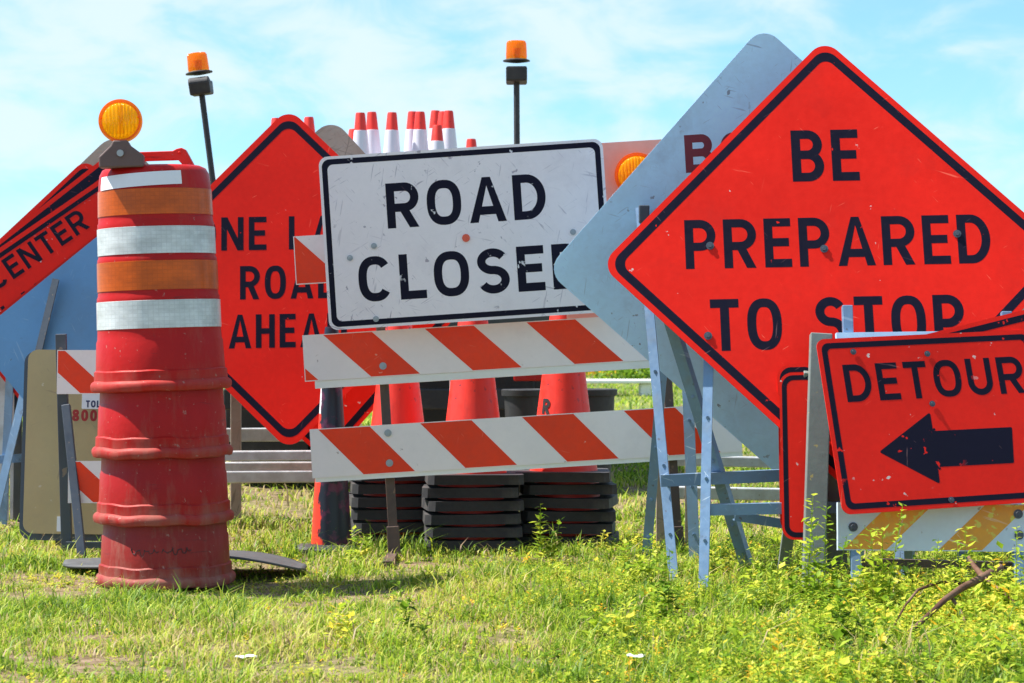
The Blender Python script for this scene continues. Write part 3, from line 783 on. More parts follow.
# striped barricade and ROAD CLOSED
def board(mb, x0, x1, z0, z1, y0, th, pitch, red, ph, slope, mi=(0, 1), inset=.004):
    mb.prism([(x0, z0), (x1, z0), (x1, z1), (x0, z1)], y0, y0 + th, mi[0])
    h = z1 - z0; n0 = -4
    for k in range(n0, int((x1 - x0) / pitch) + 4):
        a = x0 + ph + k * pitch                             # x at the top edge
        q = [(a + slope * h, z0), (a + red + slope * h, z0), (a + red, z1), (a, z1)]
        for i, lim, less in ((0, x0 + inset, False), (0, x1 - inset, True), (1, z0 + inset, False), (1, z1 - inset, True)): 
            q = clip(q, i, lim, less) if len(q) > 2 else []
        if len(q) > 2: mb.sheet(q, y0 - .0005, mi[1])
def barricade():
    fr = Frame(526, 440.5, 11.15, 3.55, 2, 0); k = 11.15 / F
    r_ = thing('barricade', 'type three barricade with red and white striped boards behind the road closed sign', 'barricade', ground_at(526, 11.15))
    base = fr.rel(r_)
    L3 = fr.loc(311, 454)[0]; R3 = fr.loc(741, 430)[0]
    # board 3 (lowest)
    m_ = MB(); board(m_, L3, R3, -.113, .113, 0, .022, 102 * k, 51.5 * k, (319 - 311) * k, .90)
    m_.prism([(L3 + .012, -.133), (R3, -.133), (R3, -.1125), (L3 + .012, -.1125)], .004, .03, 2)
    m_.build('board', [M['board_white'], M['board_red'], M['plastic_white']], r_, base)
    za = fr.loc(470, 347.5)[1]
    L2 = fr.loc(303.5, 357)[0]
    m_ = MB(); board(m_, L2, R3 - .10, za - .110, za + .104, 0, .022, 102 * k, 49 * k, (323 - 303 - 102) * k, 1.02)
    m_.prism([(L2 + .045, za - .145), (R3 - .10, za - .145), (R3 - .10, za - .1105), (L2 + .045, za - .1105)], .004, .03, 2)
    m_.build('board', [M['board_white'], M['board_red'], M['plastic_white']], r_, base)
    z1 = fr.loc(320, 259)[1]; L1 = fr.loc(294.5, 260)[0]
    m_ = MB(); board(m_, L1, R3 - .12, z1 - .112, z1 + .112, 0, .022, 102 * k, 50 * k, -.225, 1.0)
    m_.build('board', [M['board_white'], M['board_red']], r_, base)
    for px in (387, 672):
        xb, zb = fr.loc(px, 440)
        m_ = MB(); c = fr.loc(px, 564)[1]
        m_.prism([(xb - .021, c), (xb + .021, c), (xb + .021, z1 + .10), (xb - .021, z1 + .10)], .0305, .0725)
        m_.prism([(xb - .028, c), (xb + .028, c), (xb + .028, c + .17), (xb - .028, c + .17)], .025, .080)
        m_.build('post', M['rust'], r_, base, bevel=.003)
    bolt_set(fr, r_, ((388, 433), (389.5, 463), (383, 366)), .010)
    for px in (387, 672):                                   # feet lying along the ground
        m_ = MB(); g = ground_at(px + 6, 11.2); m_.bar(W(r_, g + Vector((0, -.5, .012))), W(r_, g + Vector((0, .25, .012))), .045, .03, face=Vector((0, 0, 1))); m_.build('foot', M['rust'], r_)
    return fr
barricade()
def road_closed():
    fr = Frame(466, 234.3, 11.05, 3.8, 2, 0); k = 11.05 / F
    w_, h_ = 285 * k, 174 * k
    r_ = thing('road_sign', 'scratched white rectangular sign reading road closed', 'road sign', ground_at(464, 11.05))
    def pr(mb):
        for s_, a, b, cap in (('ROAD', (388, 229), (547, 217), .207), ('CLOSED', (360, 303), (587, 286), .207)):
            x0, z0 = fr.loc(*a); x1, z1 = fr.loc(*b); put_text(mb, s_, x0, x1, (z0 + z1) / 2 - .002, cap, .185, mi=1)
    p = face_sign(fr, r_, rrect(w_, h_, .042), .004, (M['white_sign'], ink(3, (.70, .66, .68), .71)), (rrect(w_ - .026, h_ - .026, .036), rrect(w_ - .076, h_ - .076, .026)), pr)
    bolt_set(fr, r_, ((350, 258), (376, 319), (374, 246), (573, 232)), .008)
    mb = MB(); x, z = fr.loc(466, 238); mb.tube((x, -.002, z), (x, -.006, z), .018, n=20); mb.build('reflector', worn('orange red reflector', (.75, .09, .03), .3, .1), p)
    for q in ((387, 240), (600, 235)):
        x, z = fr.loc(*q); mb = MB(); mb.box((x, .03, z), (.05, .045, .5)); mb.build('mounting_bracket', M['galv'], r_, fr.rel(r_))
road_closed()

# red diamonds on the left: ONE LANE ROAD AHEAD, another behind it
def one_lane():
    fr = Frame(289, 277.5, 12.6, 1.0, 9, 0); k = 12.6 / F
    r_ = thing('road_sign', 'red diamond sign reading one lane road ahead behind the drum stack', 'road sign', ground_at(288, 12.6), 'red diamond road signs')
    E = 247 * k
    def pr(mb):
        for s_, a, b in (('ONE LANE', (193, 250), (386, 249)), ('ROAD', (240, 299), (338, 298.5)), ('AHEAD', (229, 348), (347, 347))):
            x0, z0 = fr.loc(*a); x1, z1 = fr.loc(*b); put_text(mb, s_, x0, x1, (z0 + z1) / 2, 34 * k, .168, mi=1)
    face_sign(fr, r_, rdiamond(E, .085), .004, (red_sign(5, .73), ink(5, RED, .73)), (rdiamond(E - .062, .070), rdiamond(E - .132, .052)), pr)
    for px in (205, 398):
        m_ = MB(); m_.angle(W(r_, ground_at(px, 12.75)), W(r_, at(px, 330, 12.66)), .04, .006); m_.build('leg', M['galv'], r_)
    fr = Frame(318, 300, 12.92, 4.0, 9, 0)
    r_ = thing('road_sign', 'second red diamond sign showing its lower edge below the one lane sign', 'road sign', ground_at(318, 12.92), 'red diamond road signs')
    E = 236 * k
    p = face_sign(fr, r_, rdiamond(E, .085), .004, (red_sign(6, .72), ink(6)), (rdiamond(E - .045, .075), rdiamond(E - .115, .052)))
    for px in (333, 402):
        m_ = MB(); m_.angle(W(r_, ground_at(px, 13.1)), W(r_, at(px, 330, 13.0)), .04, .006); m_.build('leg', M['galv'], r_)
one_lane()
def plywood(label, px, py, Y, e_px, roll, rr, lean=8, legx=(-40, 40)):
    fr = Frame(px, py, Y, roll, lean, 0); k = Y / F
    r_ = thing('road_sign', label, 'road sign', ground_at(px, Y), 'plywood diamond sign backs')
    face_sign(fr, r_, rdiamond(e_px * k, rr), .014, (M['wood'],))
    for d in legx:
        m_ = MB(); m_.bar(W(r_, ground_at(px + d, Y + .28)), W(r_, at(px + d, py + 20, Y + .07)), .06, .03); m_.build('leg', M['wood'], r_)
plywood('grey brown plywood diamond back rising behind the road closed sign', 322, 279, 13.2, 234, -3, .10, 8, (-114, 77))
plywood('grey brown plywood diamond back behind the drum lamp and the center sign', 112, 278, 14.0, 213, 0, .12)
plywood('plywood diamond back peeking out at the right edge of the photo', 1128, 300, 10.9, 220, 0, .10, 8, (-60, 60))

# left pile: three red rectangles, CENTER on the front one
def left_signs():
    grp = 'tilted red signs stacked on the left'
    data = [('hindmost tilted red sign with a black border in the left pile', (84, 157), 13.55, 44, 200, 90, False),
            ('middle tilted red sign with a thick black border in the left pile', (109, 150), 13.45, 39, 270, 100, False),
            ('tilted red sign reading center in front of the left pile', (128, 157), 13.32, 35, 300, 96, True)]
    for lab, corner, Y, roll, w_, h_, txt in data:           # placed by the upper right corner so the stacked edges fan out
        k = Y / F; a = R(roll)
        cx = corner[0] - (w_ / 2 * math.cos(a) - h_ / 2 * math.sin(a)); cy = corner[1] + (w_ / 2 * math.sin(a) + h_ / 2 * math.cos(a))
        fr = Frame(cx, cy, Y, roll, 6, 0)
        r_ = thing('road_sign', lab, 'road sign', ground_at(cx, Y), grp)
        w, h = w_ * k, h_ * k
        def pr(mb):
            x0, z0 = fr.loc(-4, 291); x1, z1 = fr.loc(91, 227); put_text(mb, 'CENTER', x0, x1, (z0 + z1) / 2, 23 * k, .175, mi=1)
            x1b, z1b = fr.loc(76, 283); put_text(mb, 'LANE', x1b - 76 * k, x1b, z1b, 23 * k, .175, mi=1)
        face_sign(fr, r_, rrect(w, h, .07), .004, (red_sign(8 + Y, .71), ink(Y, RED, .71)), (rrect(w - .05, h - .05, .055), rrect(w - (.10 if txt else .16), h - (.10 if txt else .16), .035)), pr if txt else None)
        for d in (-30, 40):
            m_ = MB(); m_.bar(W(r_, ground_at(cx + d, Y + .05)), W(r_, at(cx + d, cy, Y + .03)), .035, .02); m_.build('leg', M['galv'], r_)
left_signs()
def blue_back():
    Y = 12.95; k = Y / F
    fr = Frame(90, 322, Y, 39.5, 4, 0)
    r_ = thing('road_sign', 'blue grey rectangular sign back on steel legs left of the drum stack', 'road sign', ground_at(60, Y))
    face_sign(fr, r_, rrect(200 * k, 125 * k, .05), .005, (M['blue_alu'],))
    m_ = MB(); m_.angle(W(r_, at(56, 279, Y - .06)), W(r_, at(36, 362, Y - .06)), .042, .006); m_.build('brace', M['dark_steel'], r_)
    for a, b, mt in (((3, Y + .30), (12, 330), 'steel'), ((-8, Y + .1), (34, 350), 'steel'), ((17, Y + .5), (19, 345), 'dark_steel'), ((150, Y + .3), (140, 300), 'steel')):
        m_ = MB(); m_.angle(W(r_, ground_at(*a)), W(r_, at(b[0], b[1], Y + .06)), .05, .006); m_.build('leg', M[mt], r_)
    m_ = MB(); m_.angle(W(r_, at(-10, 460, Y + .2)), W(r_, at(120, 452, Y + .2)), .045, .006); m_.build('crossbar', M['steel'], r_)
    # a second red sign edge just below it
    fr = Frame(88, 325, Y + .16, 39.0, 4, 0)
    r_ = thing('road_sign', 'red sign whose thin lower edge shows under the blue sign back', 'road sign', ground_at(66, Y + .12), 'red diamond road signs')
    face_sign(fr, r_, rrect(202 * k, 133 * k, .05), .004, (red_sign(22),))
    for d in (-10, 60):
        m_ = MB(); m_.bar(W(r_, ground_at(66 + d, Y + .2)), W(r_, at(66 + d, 380, Y + .14)), .035, .02); m_.build('leg', M['galv'], r_)
blue_back()
def tan_back():
    Y = 11.75; k = Y / F
    fr = Frame(93, 442, Y, -.8, 5, 0); w_, h_ = 135 * k, 184 * k
    r_ = thing('road_sign', 'tan bronze rectangular sign back standing left of the drums', 'road sign', ground_at(93, Y))
    def pr(mb):
        x0, z0 = fr.loc(72, 421); x1, _ = fr.loc(97, 421); put_text(mb, '800', x0, x1, z0, 11.5 * k, .24, mi=1)
    p = face_sign(fr, r_, rrect(w_, h_, .05), .006, (M['tan'], worn('red stencil', (.35, .02, .02), .6, .2)), None, pr)
    mb = MB(); x, z = fr.loc(93, 401); mb.prism(rrect(22 * k, 16 * k, .004), -.0035, -.0012, M=Matrix.Translation((x, 0, z)))
    x0, z0 = fr.loc(86, 407); put_text(mb, 'TOLL', x0, x0 + 19 * k, z0 - .002, 7.0 * k, .22, y=-.0045, mi=1)
    mb.build('sticker', [M['tape_white'], M['navy']], p)
    mb = MB(); mb.prism(rrect(14 * k, 15 * k, .003), -.0035, -.0012, M=Matrix.Translation((fr.loc(64, 524)[0], 0, fr.loc(64, 524)[1]))); mb.build('sticker', M['tape_white'], p)
    # dark frame just behind it
    fr2 = Frame(90, 446, Y + .05, -.8, 5, 0)
    mb = MB(); mb.prism(rrect(137 * k, 190 * k, .06), 0, .02); mb.build('frame', M['dark_steel'], r_, fr2.rel(r_))
    for px in (60, 130):
        m_ = MB(); m_.bar(W(r_, ground_at(px, Y + .12)), W(r_, at(px, 480, Y + .09)), .04, .03); m_.build('leg', M['dark_steel'], r_)
tan_back()
def small_barricade():
    Y = 11.35; k = Y / F
    r_ = thing('barricade', 'small folding barricade with two red striped boards behind the drums', 'barricade', ground_at(70, Y))
    fr = Frame(97, 372, Y, 0, 3, 0)
    bp = fr.rel(r_)
    m_ = MB(); board(m_, fr.loc(57, 370)[0], fr.loc(190, 370)[0], -22 * k, 22 * k, 0, .02, 74 * k, 31 * k, -24 * k, 1.1); m_.build('board', [M['board_white'], M['board_red']], r_, bp)
    z = fr.loc(80, 482)[1]
    m_ = MB(); board(m_, fr.loc(68, 482)[0], fr.loc(190, 482)[0], z - 21 * k, z + 21 * k, 0, .02, 74 * k, 31 * k, -20 * k, 1.1); m_.build('board', [M['board_white'], M['board_red']], r_, bp)
    for (a, b, w_) in (((67, Y + .12), (61, 334), .05), ((82, Y - .12), (66, 405), .04), ((182, Y + .1), (178, 336), .05)):
        m_ = MB(); m_.bar(W(r_, ground_at(*a)), W(r_, at(b[0], b[1], Y + .06)), w_, .03); m_.build('leg', M['dark_steel'], r_, bevel=.003)
    m_ = MB(); m_.bar(W(r_, at(66, 545, Y + .05)), W(r_, at(180, 545, Y + .05)), .03, .03); m_.build('crossbar', M['dark_steel'], r_)
small_barricade()

# ---- DETOUR trestle
def detour():
    Y = 9.5; k = Y / F
    fr = Frame(939, 420, Y, 2.6, 17, 14)
    w_, h_ = .925, .705
    r_ = thing('road_sign', 'worn red rectangular sign reading detour with a black left arrow', 'road sign', ground_at(939, Y))
    def pr(mb):
        x0, z0 = fr.loc(848, 403); x1, z1 = fr.loc(1026, 390); put_text(mb, 'DETOUR', x0, x1, (z0 + z1) / 2 - .004, .152, .17, mi=1)
        ol = [fr.loc(*q) for q in ((879, 452), (940, 484), (938, 467), (1014, 463), (1012, 427), (933, 431), (930, 412))]
        mb.sheet(rpoly(ol, .006, 4), -.0004, 1)
    face_sign(fr, r_, rrect(w_, h_, .035), .004, (red_sign(14, .69), ink(14, RED, .69)), (rrect(w_ - .035, h_ - .035, .030), rrect(w_ - .082, h_ - .082, .018)), pr)
    bolt_set(fr, r_, ((853, 352), (927, 354), (932, 404), (951, 500)), .0072, 'dark_steel')
    # trestle it hangs on
    t = thing('barricade', 'folding trestle barricade with a faded orange and white striped board under the detour sign', 'barricade', ground_at(930, Y + .1))
    fb = Frame(945, 530, Y + .03, -.8, 6, 3)
    m_ = MB(); xl = fb.loc(838, 530)[0]
    x0 = xl; z0, z1 = -.083, .105
    board(m_, x0, x0 + 1.05, z0, z1, 0, .03, 96.5 * k, 44 * k, (884 - 838 - 96.5 + 8) * k, -1.05)
    m_.build('board', [worn('chalky blue white sheeting', (.55, .66, .80), .5, .1, spot=(.3, .33, .36), spot_at=.68, dirt=(.4, .42, .42), dirt_amt=.5, seed=40), M['board_orange']], t, fb.rel(t), bevel=.0)
    bolt_set(fb, t, ((853, 527), (1018, 514), (1019, 535)), .011, 'dark_steel')
    m_ = MB(); zz = fb.loc(860, 345)[1]
    fu = Frame(950, 346, Y + .22, .8, 14, 5)
    m_ = MB(); m_.prism([(-.46, -.06), (.5, -.06), (.5, .062), (-.46, .062)], 0, .025)
    m_.build('board', M['alu'], t, fu.rel(t))
    for a, b, w_ in (((857, Y - .02), (847, 306), .042), ((1020, Y + .02), (1006, 312), .042)):
        m_ = MB(); m_.bar(W(t, ground_at(*a)), W(t, at(b[0], b[1], Y + .262)), w_, .035); m_.build('post', M['steel'], t, bevel=.003)
    # left side frame: two wide planks hinged at the top
    for a, b, w_, d in (((813, Y + .10), (821, 334), .088, .05), ((838, Y + .42), (828, 345), .080, .04), ((782, Y + .62), (810, 372), .05, .03)):
        m_ = MB(); m_.bar(W(t, ground_at(*a)), W(t, at(b[0], b[1], Y + .30)), w_, d)
        m_.build('leg', worn('chalky grey trestle plank', (.17, .20, .19), .7, .22, spot=(.42, .34, .12), spot_at=.68, dirt=(.15, .16, .15), dirt_at=(.45, .7), seed=41 + w_ * 10, bump=.2), t, bevel=.004)
    m_ = MB(); m_.bar(W(t, at(860, 562, Y + .12)), W(t, at(1030, 566, Y + .12)), .03, .03); m_.build('crossbar', M['rust'], t)
    # two narrow red signs standing behind the trestle
    for lab, px, py, YY, sd_ in (('narrow red sign with black border standing behind the left trestle leg', 801, 456, 9.78, 17), ('second red sign just behind the narrow red sign by the trestle leg', 799, 448, 9.82, 18)):
        f2 = Frame(px, py, YY, 1.5, 3, -14); kk = YY / F
        r2 = thing('road_sign', lab, 'road sign', ground_at(px, YY), 'red signs behind the trestle')
        face_sign(f2, r2, rrect(.165, 167 * kk, .05), .006, (red_sign(sd_, .70), ink(sd_)), (rrect(.165 - .02, 167 * kk - .02, .045), rrect(.165 - .06, 167 * kk - .06, .028)))
        m_ = MB(); m_.bar(W(r2, ground_at(px + 8, YY + .05)), W(r2, at(px + 8, 480, YY + .03)), .04, .02); m_.build('leg', M['steel'], r2)
    # red sign peeking over the top of DETOUR
    f3 = Frame(1018, 370, Y + .17, 14, 12, 4); r3 = thing('road_sign', 'red sign with black border peeking over the upper right of the detour sign', 'road sign', ground_at(1018, Y + .17))
    face_sign(f3, r3, rrect(.70, .46, .03), .004, (red_sign(19, .68), ink(19)), (rrect(.665, .425, .026), rrect(.61, .37, .016)))
    m_ = MB(); m_.bar(W(r3, ground_at(1030, Y + .2)), W(r3, at(1030, 400, Y + .2)), .04, .02); m_.build('leg', M['steel'], r3)
detour()

# ---- pale board with an amber light, behind ROAD CLOSED
def pale_board():
    Y = 11.42; k = Y / F
    fr = Frame(637, 234, Y, 3.5, 0, 0)
    r_ = thing('salmon_board', 'pale salmon board standing behind the right end of the road closed sign', 'board', ground_at(600, Y))
    face_sign(fr, r_, rrect(150 * k, 186 * k, .015), .02, (M['pale'],))
    for px in (661, 690):
        m_ = MB(); m_.bar(W(r_, ground_at(px, Y + .06)), W(r_, at(px, 300, Y + .045)), .045, .045); m_.build('post', M['wood'], r_)
    warning_light('round amber warning light on the pale board', 637, 175, Y - .055, .100, 0)
pale_board()

# ---- cones on the ground
base_mat, CH, CR = M['rubber'], 1.08, .165
def cone_parts(root, h, rb, rt, bw, bt, mats, collar=None, n=40):
    m_ = MB(); m_.lathe([(rb, bt * .6), (rb - .004, bt + .01), (rt + .004, h - .012), (rt, h), (rt * .6, h), (rt * .6, h - .06)], n)
    m_.build('body', mats[0], root, smooth=40)
    m_ = MB(); N = 48; o = []; i_ = []
    for q in range(N):
        a = 2 * math.pi * (q + .5) / N; c, s_ = math.cos(a), math.sin(a)
        sq = (abs(c) ** 13 + abs(s_) ** 13) ** (-1 / 13)
        o.append((c * sq * bw / 2, s_ * sq * bw / 2)); i_.append((c * rb, s_ * rb))
    vs = [(x, y, 0) for x, y in o] + [(x * .99, y * .99, bt) for x, y in o] + [(x, y, bt) for x, y in i_] + [(x, y, 0) for x, y in i_]
    fs = []
    for q in range(N):
        w2 = (q + 1) % N
        for lv in range(3): fs.append((lv * N + q, lv * N + w2, (lv + 1) * N + w2, (lv + 1) * N + q))
        fs.append((3 * N + q, 3 * N + w2, w2, q))
    m_.add(vs, fs); m_.build('base', mats[1], root, smooth=40)
    if collar:
        for z0, z1 in collar:
            r = lambda z: rb - .004 + (rt + .004 - rb + .004) * (z - bt - .01) / (h - .012 - bt - .01) + .0022
            m_ = MB(); m_.lathe([(r(z0) - .002, z0), (r(z0), z0 + .001), (r(z1), z1 - .001), (r(z1) - .002, z1)], n); m_.build('collar', M['collar'], root, smooth=50)
ORD = ['lowest', 'second', 'third', 'fourth', 'fifth', 'topmost']
proto = thing('traffic_cone', 'x', 'traffic cone', (0, 0, 0), 'stacked orange traffic cones')
cone_parts(proto, CH, CR, .03, .47, .047, (M['cone'], M['rubber']))
first = True
for (px, Y, ang, sname) in ((397, 12.15, 4, 'left'), (472, 11.85, 7, 'middle'), (568, 12.05, -4, 'right')):
    for j in range(6):
        c = proto if first else copy_tree(proto); first = False
        g = ground_at(px + random.uniform(-1.6, 1.6) - (6 if (sname == 'right' and j == 5) else 0), Y + random.uniform(-.015, .015), -.005 + j * .0635)
        c.location = g; c.rotation_euler = (R(random.uniform(-.4, .4)), R(random.uniform(-.5, .5)), R(ang + random.uniform(-8, 8)))
        c['label'] = f'{ORD[j]} orange cone with black base in the {sname} stack behind the striped barricade'
        if sname == 'right' and j == 5:
            for li, (ch, zz) in enumerate((('R', .33), ('I', .235))):
                m_ = MB(); rr = .125 + (.33 - zz) * .125
                az = R(-90 - 44)
                for lj, q in text_polys(ch, .075, .05 if ch == 'R' else .0145, .24):
                    vs = []
                    for a, b in q:
                        th = az + (a - .02) / rr; r3 = CR - .004 + (.034 - CR + .004) * (zz + b - .05) / (CH - .062) + .003 + lj * .0002
                        vs.append((r3 * math.cos(th), r3 * math.sin(th), zz + b))
                    m_.add(vs, [tuple(range(len(vs)))])
                m_.build('lettering', M['black'], c)
c = thing('traffic_cone', 'slim orange cone smeared with black tar beside the left barricade post', 'traffic cone', ground_at(331.5, 11.5))
m_ = MB(); m_.lathe([(.098, 0), (.097, .05), (.034, 1.05), (.030, 1.07), (.02, 1.07), (.02, 1.0)], 40); m_.build('body', M['tar'], c, smooth=40)
m_ = MB(); m_.lathe([(.17, 0), (.175, .02), (.16, .035), (.095, .04)], 32, capb=True); m_.build('base', M['rubber'], c, smooth=40)
c = thing('traffic_cone', 'orange cone with a white collar half hidden behind the left cone stack', 'traffic cone', ground_at(408.5, 12.5), None)
cone_parts(c, .92, .150, .03, .38, .035, (M['cone'], M['rubber']), [(.665, .87)])
c.location.z = .0
# black bins
bp = None
for px, Y, lab in ((527, 15.0, 'black plastic bin behind the middle and right cones'), (592, 15.1, 'black plastic bin at the right of the right cone')):
    b = thing('plastic_bin', lab, 'bin', ground_at(px, Y), 'black bins on the grass')
    m_ = MB(); m_.lathe([(.11, 0), (.142, .66), (.142, .662), (.158, .664), (.160, .70), (.150, .705), (.142, .70), (.105, .03), (.0005, .028)], 40); m_.build('tub', M['black'], b, smooth=35)
    m_ = MB(); m_.bar((-.165, -.02, .66), (-.165, .02, .66), .012, .05); m_.build('handle', M['black'], b)

# ---- stacked rails left and right
def rails(label, x0, x1, Y, zs, posts, tilt=0.0):
    r_ = thing('steel_rail_frame', label, 'rail frame', ground_at((x0 + x1) / 2, Y))
    for i, (y, d, th) in enumerate(zs):
        m_ = MB(); a = at(x0, y, Y + d); b = at(x1, y - tilt * (x1 - x0), Y + d)
        m_.bar(W(r_, a), W(r_, b), th, .07); m_.build('rail', M['galv'], r_, bevel=.006)
    for px, d, mt in posts:
        m_ = MB(); m_.bar(W(r_, ground_at(px, Y + d)), W(r_, at(px, 372, Y + d)), .055, .05); m_.build('post', M[mt], r_, bevel=.004)
rails('galvanised rail frame between the drum stack and the tarred cone', 205, 470, 12.3, ((435, 1.2, .075), (456, -.06, .05), (467, .5, .05), (477, -.08, .06)), ((236, .85, 'wood'), (455, .02, 'galv')), .006)
rails('dull galvanised rail frame seen through the blue sign legs', 655, 830, 11.6, ((460, .08, .05), (492, .16, .06)), ((664, .1, 'wood'), (815, .1, 'wood')), -.02)

# ---- truck with cones and beacons
def truck():
    Y = 16.0; t = thing('flatbed_truck', 'dark flatbed truck seen from behind between the barricade boards', 'truck', (-.8, Y, 0))
    b = lambda n, c, s_, m, bv=.01: (lambda q: (q.box(c, s_), q.build(n, M[m], t, bevel=bv)))(MB())
    b('deck', (0, 2.2, 1.12), (2.4, 4.4, .14), 'wood'); b('tailgate', (0, -.03, 1.32), (2.4, .05, .5), 'truckpaint')
    for s_ in (-1, 1): b('side_panel', (s_ * 1.18, 2.2, 1.36), (.05, 4.3, .36), 'truckpaint')
    for s_ in (-1, 1): b('chassis_rail', (s_ * .42, 2.6, .93), (.09, 5.6, .2), 'black')
    b('bumper', (0, -.05, .62), (2.2, .1, .14), 'black')
    for s_ in (-1, 1):
        q = MB(); q.box((s_ * .95, -.105, .80), (.28, .05, .12)); tl = q.build('tail_light', M['redlens'], t, bevel=.01)
        b('mudflap', (s_ * .86, .35, .5), (.56, .02, .55), 'black')
    b('underside_filler', (.48, .5, .62), (.95, .35, .42), 'black')  # black block added to keep the space under the truck dark
    b('rack_deck', (0.05, 1.0, 1.585), (2.2, 1.8, .03), 'wood')
    for sx in (-1, 1):
        for y in (.15, 1.85): b('rack_post', (sx * 1.05 + .05, y, 1.38), (.05, .05, .38), 'dark_steel')
    cab = MB(); cab.prism([(-1.05, .75), (1.05, .75), (1.08, 1.5), (.95, 2.12), (.75, 2.2), (-.75, 2.2), (-.95, 2.12), (-1.08, 1.5)], 4.5, 6.0)
    cb = cab.build('cab', M['truckpaint'], t, bevel=.04)
    q = MB(); q.prism(rrect(1.5, .5, .08), 4.47, 4.49, M=Matrix.Translation((0, 0, 1.78))); q.build('rear_window', worn('dark glass', (.02, .025, .03), .08, .05), cb)
    for sx, yy in ((-1, .95), (1, .95), (-1, 5.3), (1, 5.3)):
        q = MB(); RX = Matrix.Translation((sx * .86, yy, .46)) @ Matrix.Rotation(R(90), 4, 'Y')
        hw_ = .24 if yy < 2 else .12
        q.lathe([(.24, -hw_), (.42, -hw_), (.455, -hw_ + .04), (.46, 0), (.455, hw_ - .04), (.42, hw_), (.24, hw_)], 40, M=RX)
        wh = q.build('wheel', M['tyre'], t, smooth=40)
        q = MB(); q.lathe([(.245, -hw_ + .03), (.2, -hw_ + .06), (.001, -hw_ + .05)], 32, M=RX); q.lathe([(.245, hw_ - .03), (.2, hw_ - .06), (.001, hw_ - .05)], 32, M=RX); q.build('rim', M['bolt'], wh, smooth=40)
truck()
tips = [(277.5, 118, 0), (312, 117, .1), (351, 129, .25), (362, 113, -.1), (375.5, 112, .15), (391, 112.5, .0), (411, 111.5, .3), (420.5, 112, .05), (432, 110.5, .4), (440, 111.5, .2), (450, 110.5, .0), (436.5, 125, -.3), (473, 139, .3)]
NTH = ['first', 'second', 'third', 'fourth', 'fifth', 'sixth', 'seventh', 'eighth', 'ninth', 'tenth', 'eleventh', 'twelfth', 'thirteenth']
order = sorted(range(len(tips)), key=lambda i: tips[i][0])
p2 = thing('traffic_cone', 'x', 'traffic cone', (0, 0, 0), 'red tipped white collared cones on the truck')
cone_parts(p2, .92, .122, .029, .36, .035, (M['cone'], M['rubber']), [(.50, .805), (.26, .42)])
for rank, i in enumerate(order):
    px, py, dy = tips[i]; Y = 16.75 + dy
    c = p2 if rank == 0 else copy_tree(p2)
    top = at(px, py, Y).z; sc = (top - 1.60) / .92
    c.location = (at(px, py, Y).x, Y, 1.60); c.scale = (1, 1, sc); c.rotation_euler = (R(random.uniform(-1, 1)), R(random.uniform(-1.5, 1.5)), random.uniform(0, 1.5))
    extra = {277.5: ' peeking over the one lane sign', 312: ' peeking beside the plywood back', 436.5: ', shorter and in front', 473: ', tip only'}.get(px, '')
    c['label'] = f'{NTH[rank]} red white cone from left on the truck' + extra

def beacon(label, top, foot, Y, flip):
    a, b = at(top[0], top[1], Y), at(foot[0], foot[1], Y)
    r_ = thing('beacon_light', label, 'beacon light', b, 'amber beacons on thin black poles')
    m_ = MB(); m_.tube((0, 0, 0), a - b, .020, n=14); m_.build('pole', M['black'], r_)
    ax = (a - b).normalized(); k = Y / F
    Mx = Matrix.Translation(a - b) @ ax.to_track_quat('Z', 'Y').to_matrix().to_4x4()
    m_ = MB(); m_.lathe([(.001, .036), (.04, .036), (.09, .044), (.09, .050), (.07, .058), (.001, .06)], 32, M=Mx); m_.build('mount_plate', M['black'], r_, smooth=40)
    m_ = MB(); m_.lathe([(.068, .061), (.070, .075), (.066, .165), (.058, .178), (.001, .180)], 40, M=Mx); m_.build('lens', M['amber_orange'], r_, smooth=40)
    m_ = MB(); m_.tube(Mx @ Vector((0, 0, .062)), Mx @ Vector((0, 0, .13)), .022, .03, 16); m_.build('bulb', M['amber_core'], r_)
    m_ = MB(); s_ = flip
    m_.prism([(-.10 * s_, -.095), (.085 * s_, -.105), (.108 * s_, -.02), (.085 * s_, .014), (-.05 * s_, -.012), (-.115 * s_, .004)][::s_], -.07, .07, M=Mx)
    m_.build('work_lamp', M['black'], r_, bevel=.012)
beacon('amber beacon on a leaning black pole behind the drum stack', (200, 80), (214, 190), 16.05, 1)
beacon('amber beacon on an upright black pole above the road closed sign', (516.5, 68), (517.5, 250), 16.05, -1)

# ---- far field
r_ = MB(); r_.box((0, 0, .27), (2.3, .9, .07)); r_.box((-.8, 0, .115), (.2, .7, .23)); r_.box((.8, 0, .115), (.2, .7, .23))
o = r_.build('bench_slab', M['plastic_white'], bevel=.02); o.location = ground_at(602, 45, -.01); tag(o, 'white slab on blocks far away in the grass', 'slab')
def shrub(px, Y, wd, h, hue, label):
    V, T, t = [], [], []
    for _ in range(900):
        u = random.gauss(0, .33) * wd; v = random.gauss(0, .3) * wd; z = abs(random.gauss(0, .45)) * h + .03
        s_ = random.uniform(.04, .10); a = Vector((random.gauss(0, 1), random.gauss(0, 1), random.gauss(0, 1))).normalized(); b = a.orthogonal().normalized()
        p = Vector((u, v, z)); o = len(V); V += [p - a * s_, p + b * s_ * .5, p + a * s_, p - b * s_ * .5]; T += [(o, o + 1, o + 2), (o, o + 2, o + 3)]; t += [max(0, min(1, hue + random.gauss(0, .1)))] * 4
    ob = mesh_np('shrub', np.array([tuple(q) for q in V]), np.array(T), np.array(t), M['weed']); ob.location = ground_at(px, Y); tag(ob, label, 'shrub', 'low shrubs far behind the barricade')
shrub(630, 62, 1.6, .7, .2, 'low green shrub far behind the barricade, right of the white slab')
